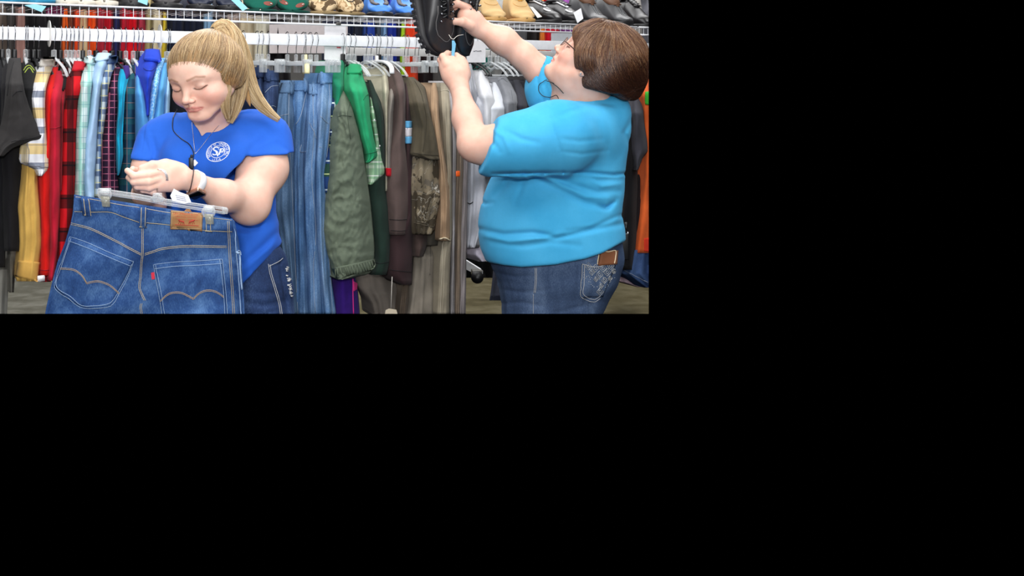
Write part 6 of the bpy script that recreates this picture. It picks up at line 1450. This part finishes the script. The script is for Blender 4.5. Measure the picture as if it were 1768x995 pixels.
pl_([(303, 377.5), (312, 378.5), (320, 378.5)], .0004); pl_([(324, 379), (334, 379.5), (342, 380.5)], .0004)
for sx in (-1, 1):                                                # two horses pulling apart
    c = 322+sx*8.5; pl_([(c-sx*4, 383), (c, 382), (c+sx*3.5, 381), (c+sx*5, 379.8)], .0019); pl_([(c+sx*3, 382), (c+sx*5.5, 386.5)], .0006); pl_([(c+sx*1, 383), (c+sx*2, 387.5)], .0006); pl_([(c-sx*3.5, 383), (c-sx*5, 387.5)], .0006); pl_([(c-sx*2, 383.5), (c-sx*2.5, 387.5)], .0006)
pl_([(302, 388), (322, 389), (343, 390)], .0008)
o = mb.build('red_print', redi, smooth=False); o.parent = lp
mb = MB(); 
for l in ([(297, 365), (347, 370)], [(296, 393.5), (347, 395.5)], [(297, 365), (296, 393.5)], [(347, 370), (347, 395.5)]): mb.tube([drape(blp, l[0][0]+(l[1][0]-l[0][0])*t, l[0][1]+(l[1][1]-l[0][1])*t, .0006, 2.08) for t in np.linspace(0, 1, 8)], .0005, n=4)
o = mb.build('patch_stitching', gold); o.parent = lp
mb = MB(); mb.poly([drape(bh2, x, y, .0055, 2.08) for x, y in ((261.5, 470), (266.5, 469), (267.5, 481), (262.5, 482))], (0, .002, 0)); rt = mb.build('red_tab', plain('red_woven_tab', (200, 30, 60), .7), smooth=False); HJ.append(tag(rt, 'small red woven tab on the right pocket'))
# the side turned away: front pocket edge and outseam
sp_ = held_jeans('side_panel', [(401, 380), (404, 405), (410, 450), (414, 500), (417, 552)], [(405, 382), (411, 410), (417, 450), (420, 500), (423, 552)], 2.10, held_d, 8, 40, .02, .0); HJ.append(sp_)
mb = MB(); bsp = bvh_of(sp_)
for l in ([(405, 395), (408, 430), (412, 470), (414, 510), (417, 548)], [(407, 436), (413, 433), (416, 440)]): mb.tube([drape(bsp, x, y, .001, 2.1) for x, y in spline(l, 24)], .0010, n=5)
mb.tube([drape(bsp, x, y, .001, 2.1) for x, y in spline([(409, 436), (413, 440), (414, 470), (417, 500)], 20)], .0022, n=5)
HJ.append(tag(mb.build('faded_seam', paleb), 'faded pale outseam'))
root_of('jeans', 'large blue denim jeans held up back side out, with leather patch and stitched pockets', 'jeans', HJ)
# their clear clip hanger
def hb(x, y, Y=2.085): return P(x, y, Y)
parts = []
mb = MB(); mb.tube([hb(170, 327), hb(230, 336), hb(280, 345), hb(392, 361)], .0034, n=8); parts.append(mb.build('upper_bar', clr))
mb = MB(); mb.tube([hb(186, 335), hb(240, 343), hb(285, 352), hb(388, 368)], .0034, n=8); parts.append(mb.build('lower_bar', clr))
for cx, cy in ((181, 338), (360, 368)):
    mb = MB(); mb.ball(hb(cx, cy-2, 2.06), (.016, .012, .014)); mb.tube([hb(cx-7, cy-6, 2.05), hb(cx+7, cy-5, 2.05)], .006, n=10); mb.box(hb(cx+1, cy-9, 2.06), (.024, .012, .010), bev=.002); parts.append(mb.build('clip', clr))
    mb = MB(); a, b = drape(bh2, cx-4, cy+4, .008, 2.06), drape(bh2, cx+1, cy+21, .008, 2.06); mb.poly([P(cx-7, cy+1, 2.045), P(cx+8, cy+2, 2.045), P(cx+9, cy+19, 2.045), P(cx-4, cy+19, 2.045)], (0, .004, 0)); parts.append(mb.build('clip_jaw', clear('smoky_plastic', (170, 168, 150), .25)))
mb = MB(); mb.poly([hb(384, 357), hb(394, 361), hb(393, 369), hb(384, 369)], (0, .012, 0)); parts.append(mb.build('end_cap', clr)); mb = MB(); mb.box(hb(272, 341), (.020, .012, .020), bev=.003); mb.tube([hb(262, 344), hb(272, 337), hb(283, 346)], .005, n=8); parts.append(mb.build('centre_block', clr))
mb = MB(); mb.tube(spline([tuple(hb(272, 338)), tuple(hb(271, 325, 2.13)), tuple(hb(268, 312, 2.16))], 14), .0016, n=6); parts.append(mb.build('hook', chrome))
root_of('hanger', 'clear plastic clip hanger holding the large jeans under the young woman\'s hand', 'hanger', parts)
mb = MB(); mb.poly([P(x, y, 2.13) for x, y in ((300, 326), (311, 332), (325, 337), (330, 349), (318, 352), (298, 347), (294, 338))], (0, .0015, 0)); a = mb.build('card', cw, smooth=False)
bt = bvh_of(a); mb = MB()
for k in range(3): mb.tube([drape(bt, 303+k*1, 337+k*3.4, .0006, 2.12), drape(bt, 320+k, 341+k*3.2, .0006, 2.12)], .0006, n=4)
b = mb.build('print_line', plain('grey_ink', (140, 142, 160), .8))
root_of('price_tag', 'white price tag behind the smartwatch and the hanger bar', 'tag', [a, b])
# ================================================================ the model ends where the photograph's knowledge of the place ends:
# two section planes (the lower and the right limits of what the photo shows); nothing is invented beyond them
def trim(co, no):
    for o in list(COL.objects):
        if o.type != 'MESH': continue
        M = o.matrix_world; N = [no.dot(M @ v.co-co) for v in o.data.vertices]
        if not N: continue
        if max(N) <= 0: continue
        if min(N) >= 0: bpy.data.objects.remove(o); continue
        me = o.data.copy() if o.data.users > 1 else o.data; bm = bmesh.new(); bm.from_mesh(me); Mi = M.inverted()
        lc = Mi @ co; ln_ = (M.to_3x3().transposed() @ no).normalized()
        r = bmesh.ops.bisect_plane(bm, geom=bm.verts[:]+bm.edges[:]+bm.faces[:], plane_co=lc, plane_no=ln_, clear_outer=True)
        ed = [e for e in r['geom_cut'] if isinstance(e, bmesh.types.BMEdge)]
        try: bmesh.ops.holes_fill(bm, edges=ed, sides=0)
        except Exception: pass
        bm.to_mesh(me); bm.free(); o.data = me
bpy.context.view_layer.update()
eye = Vector((0, 0, EYE))
trim(eye, Vector((0, -(542-CY)/F, -1)).normalized())
trim(eye, Vector((1, -(1120-CX)/F, 0)).normalized())
for o in list(COL.objects):
    if o.type == 'EMPTY' and not o.children: bpy.data.objects.remove(o)
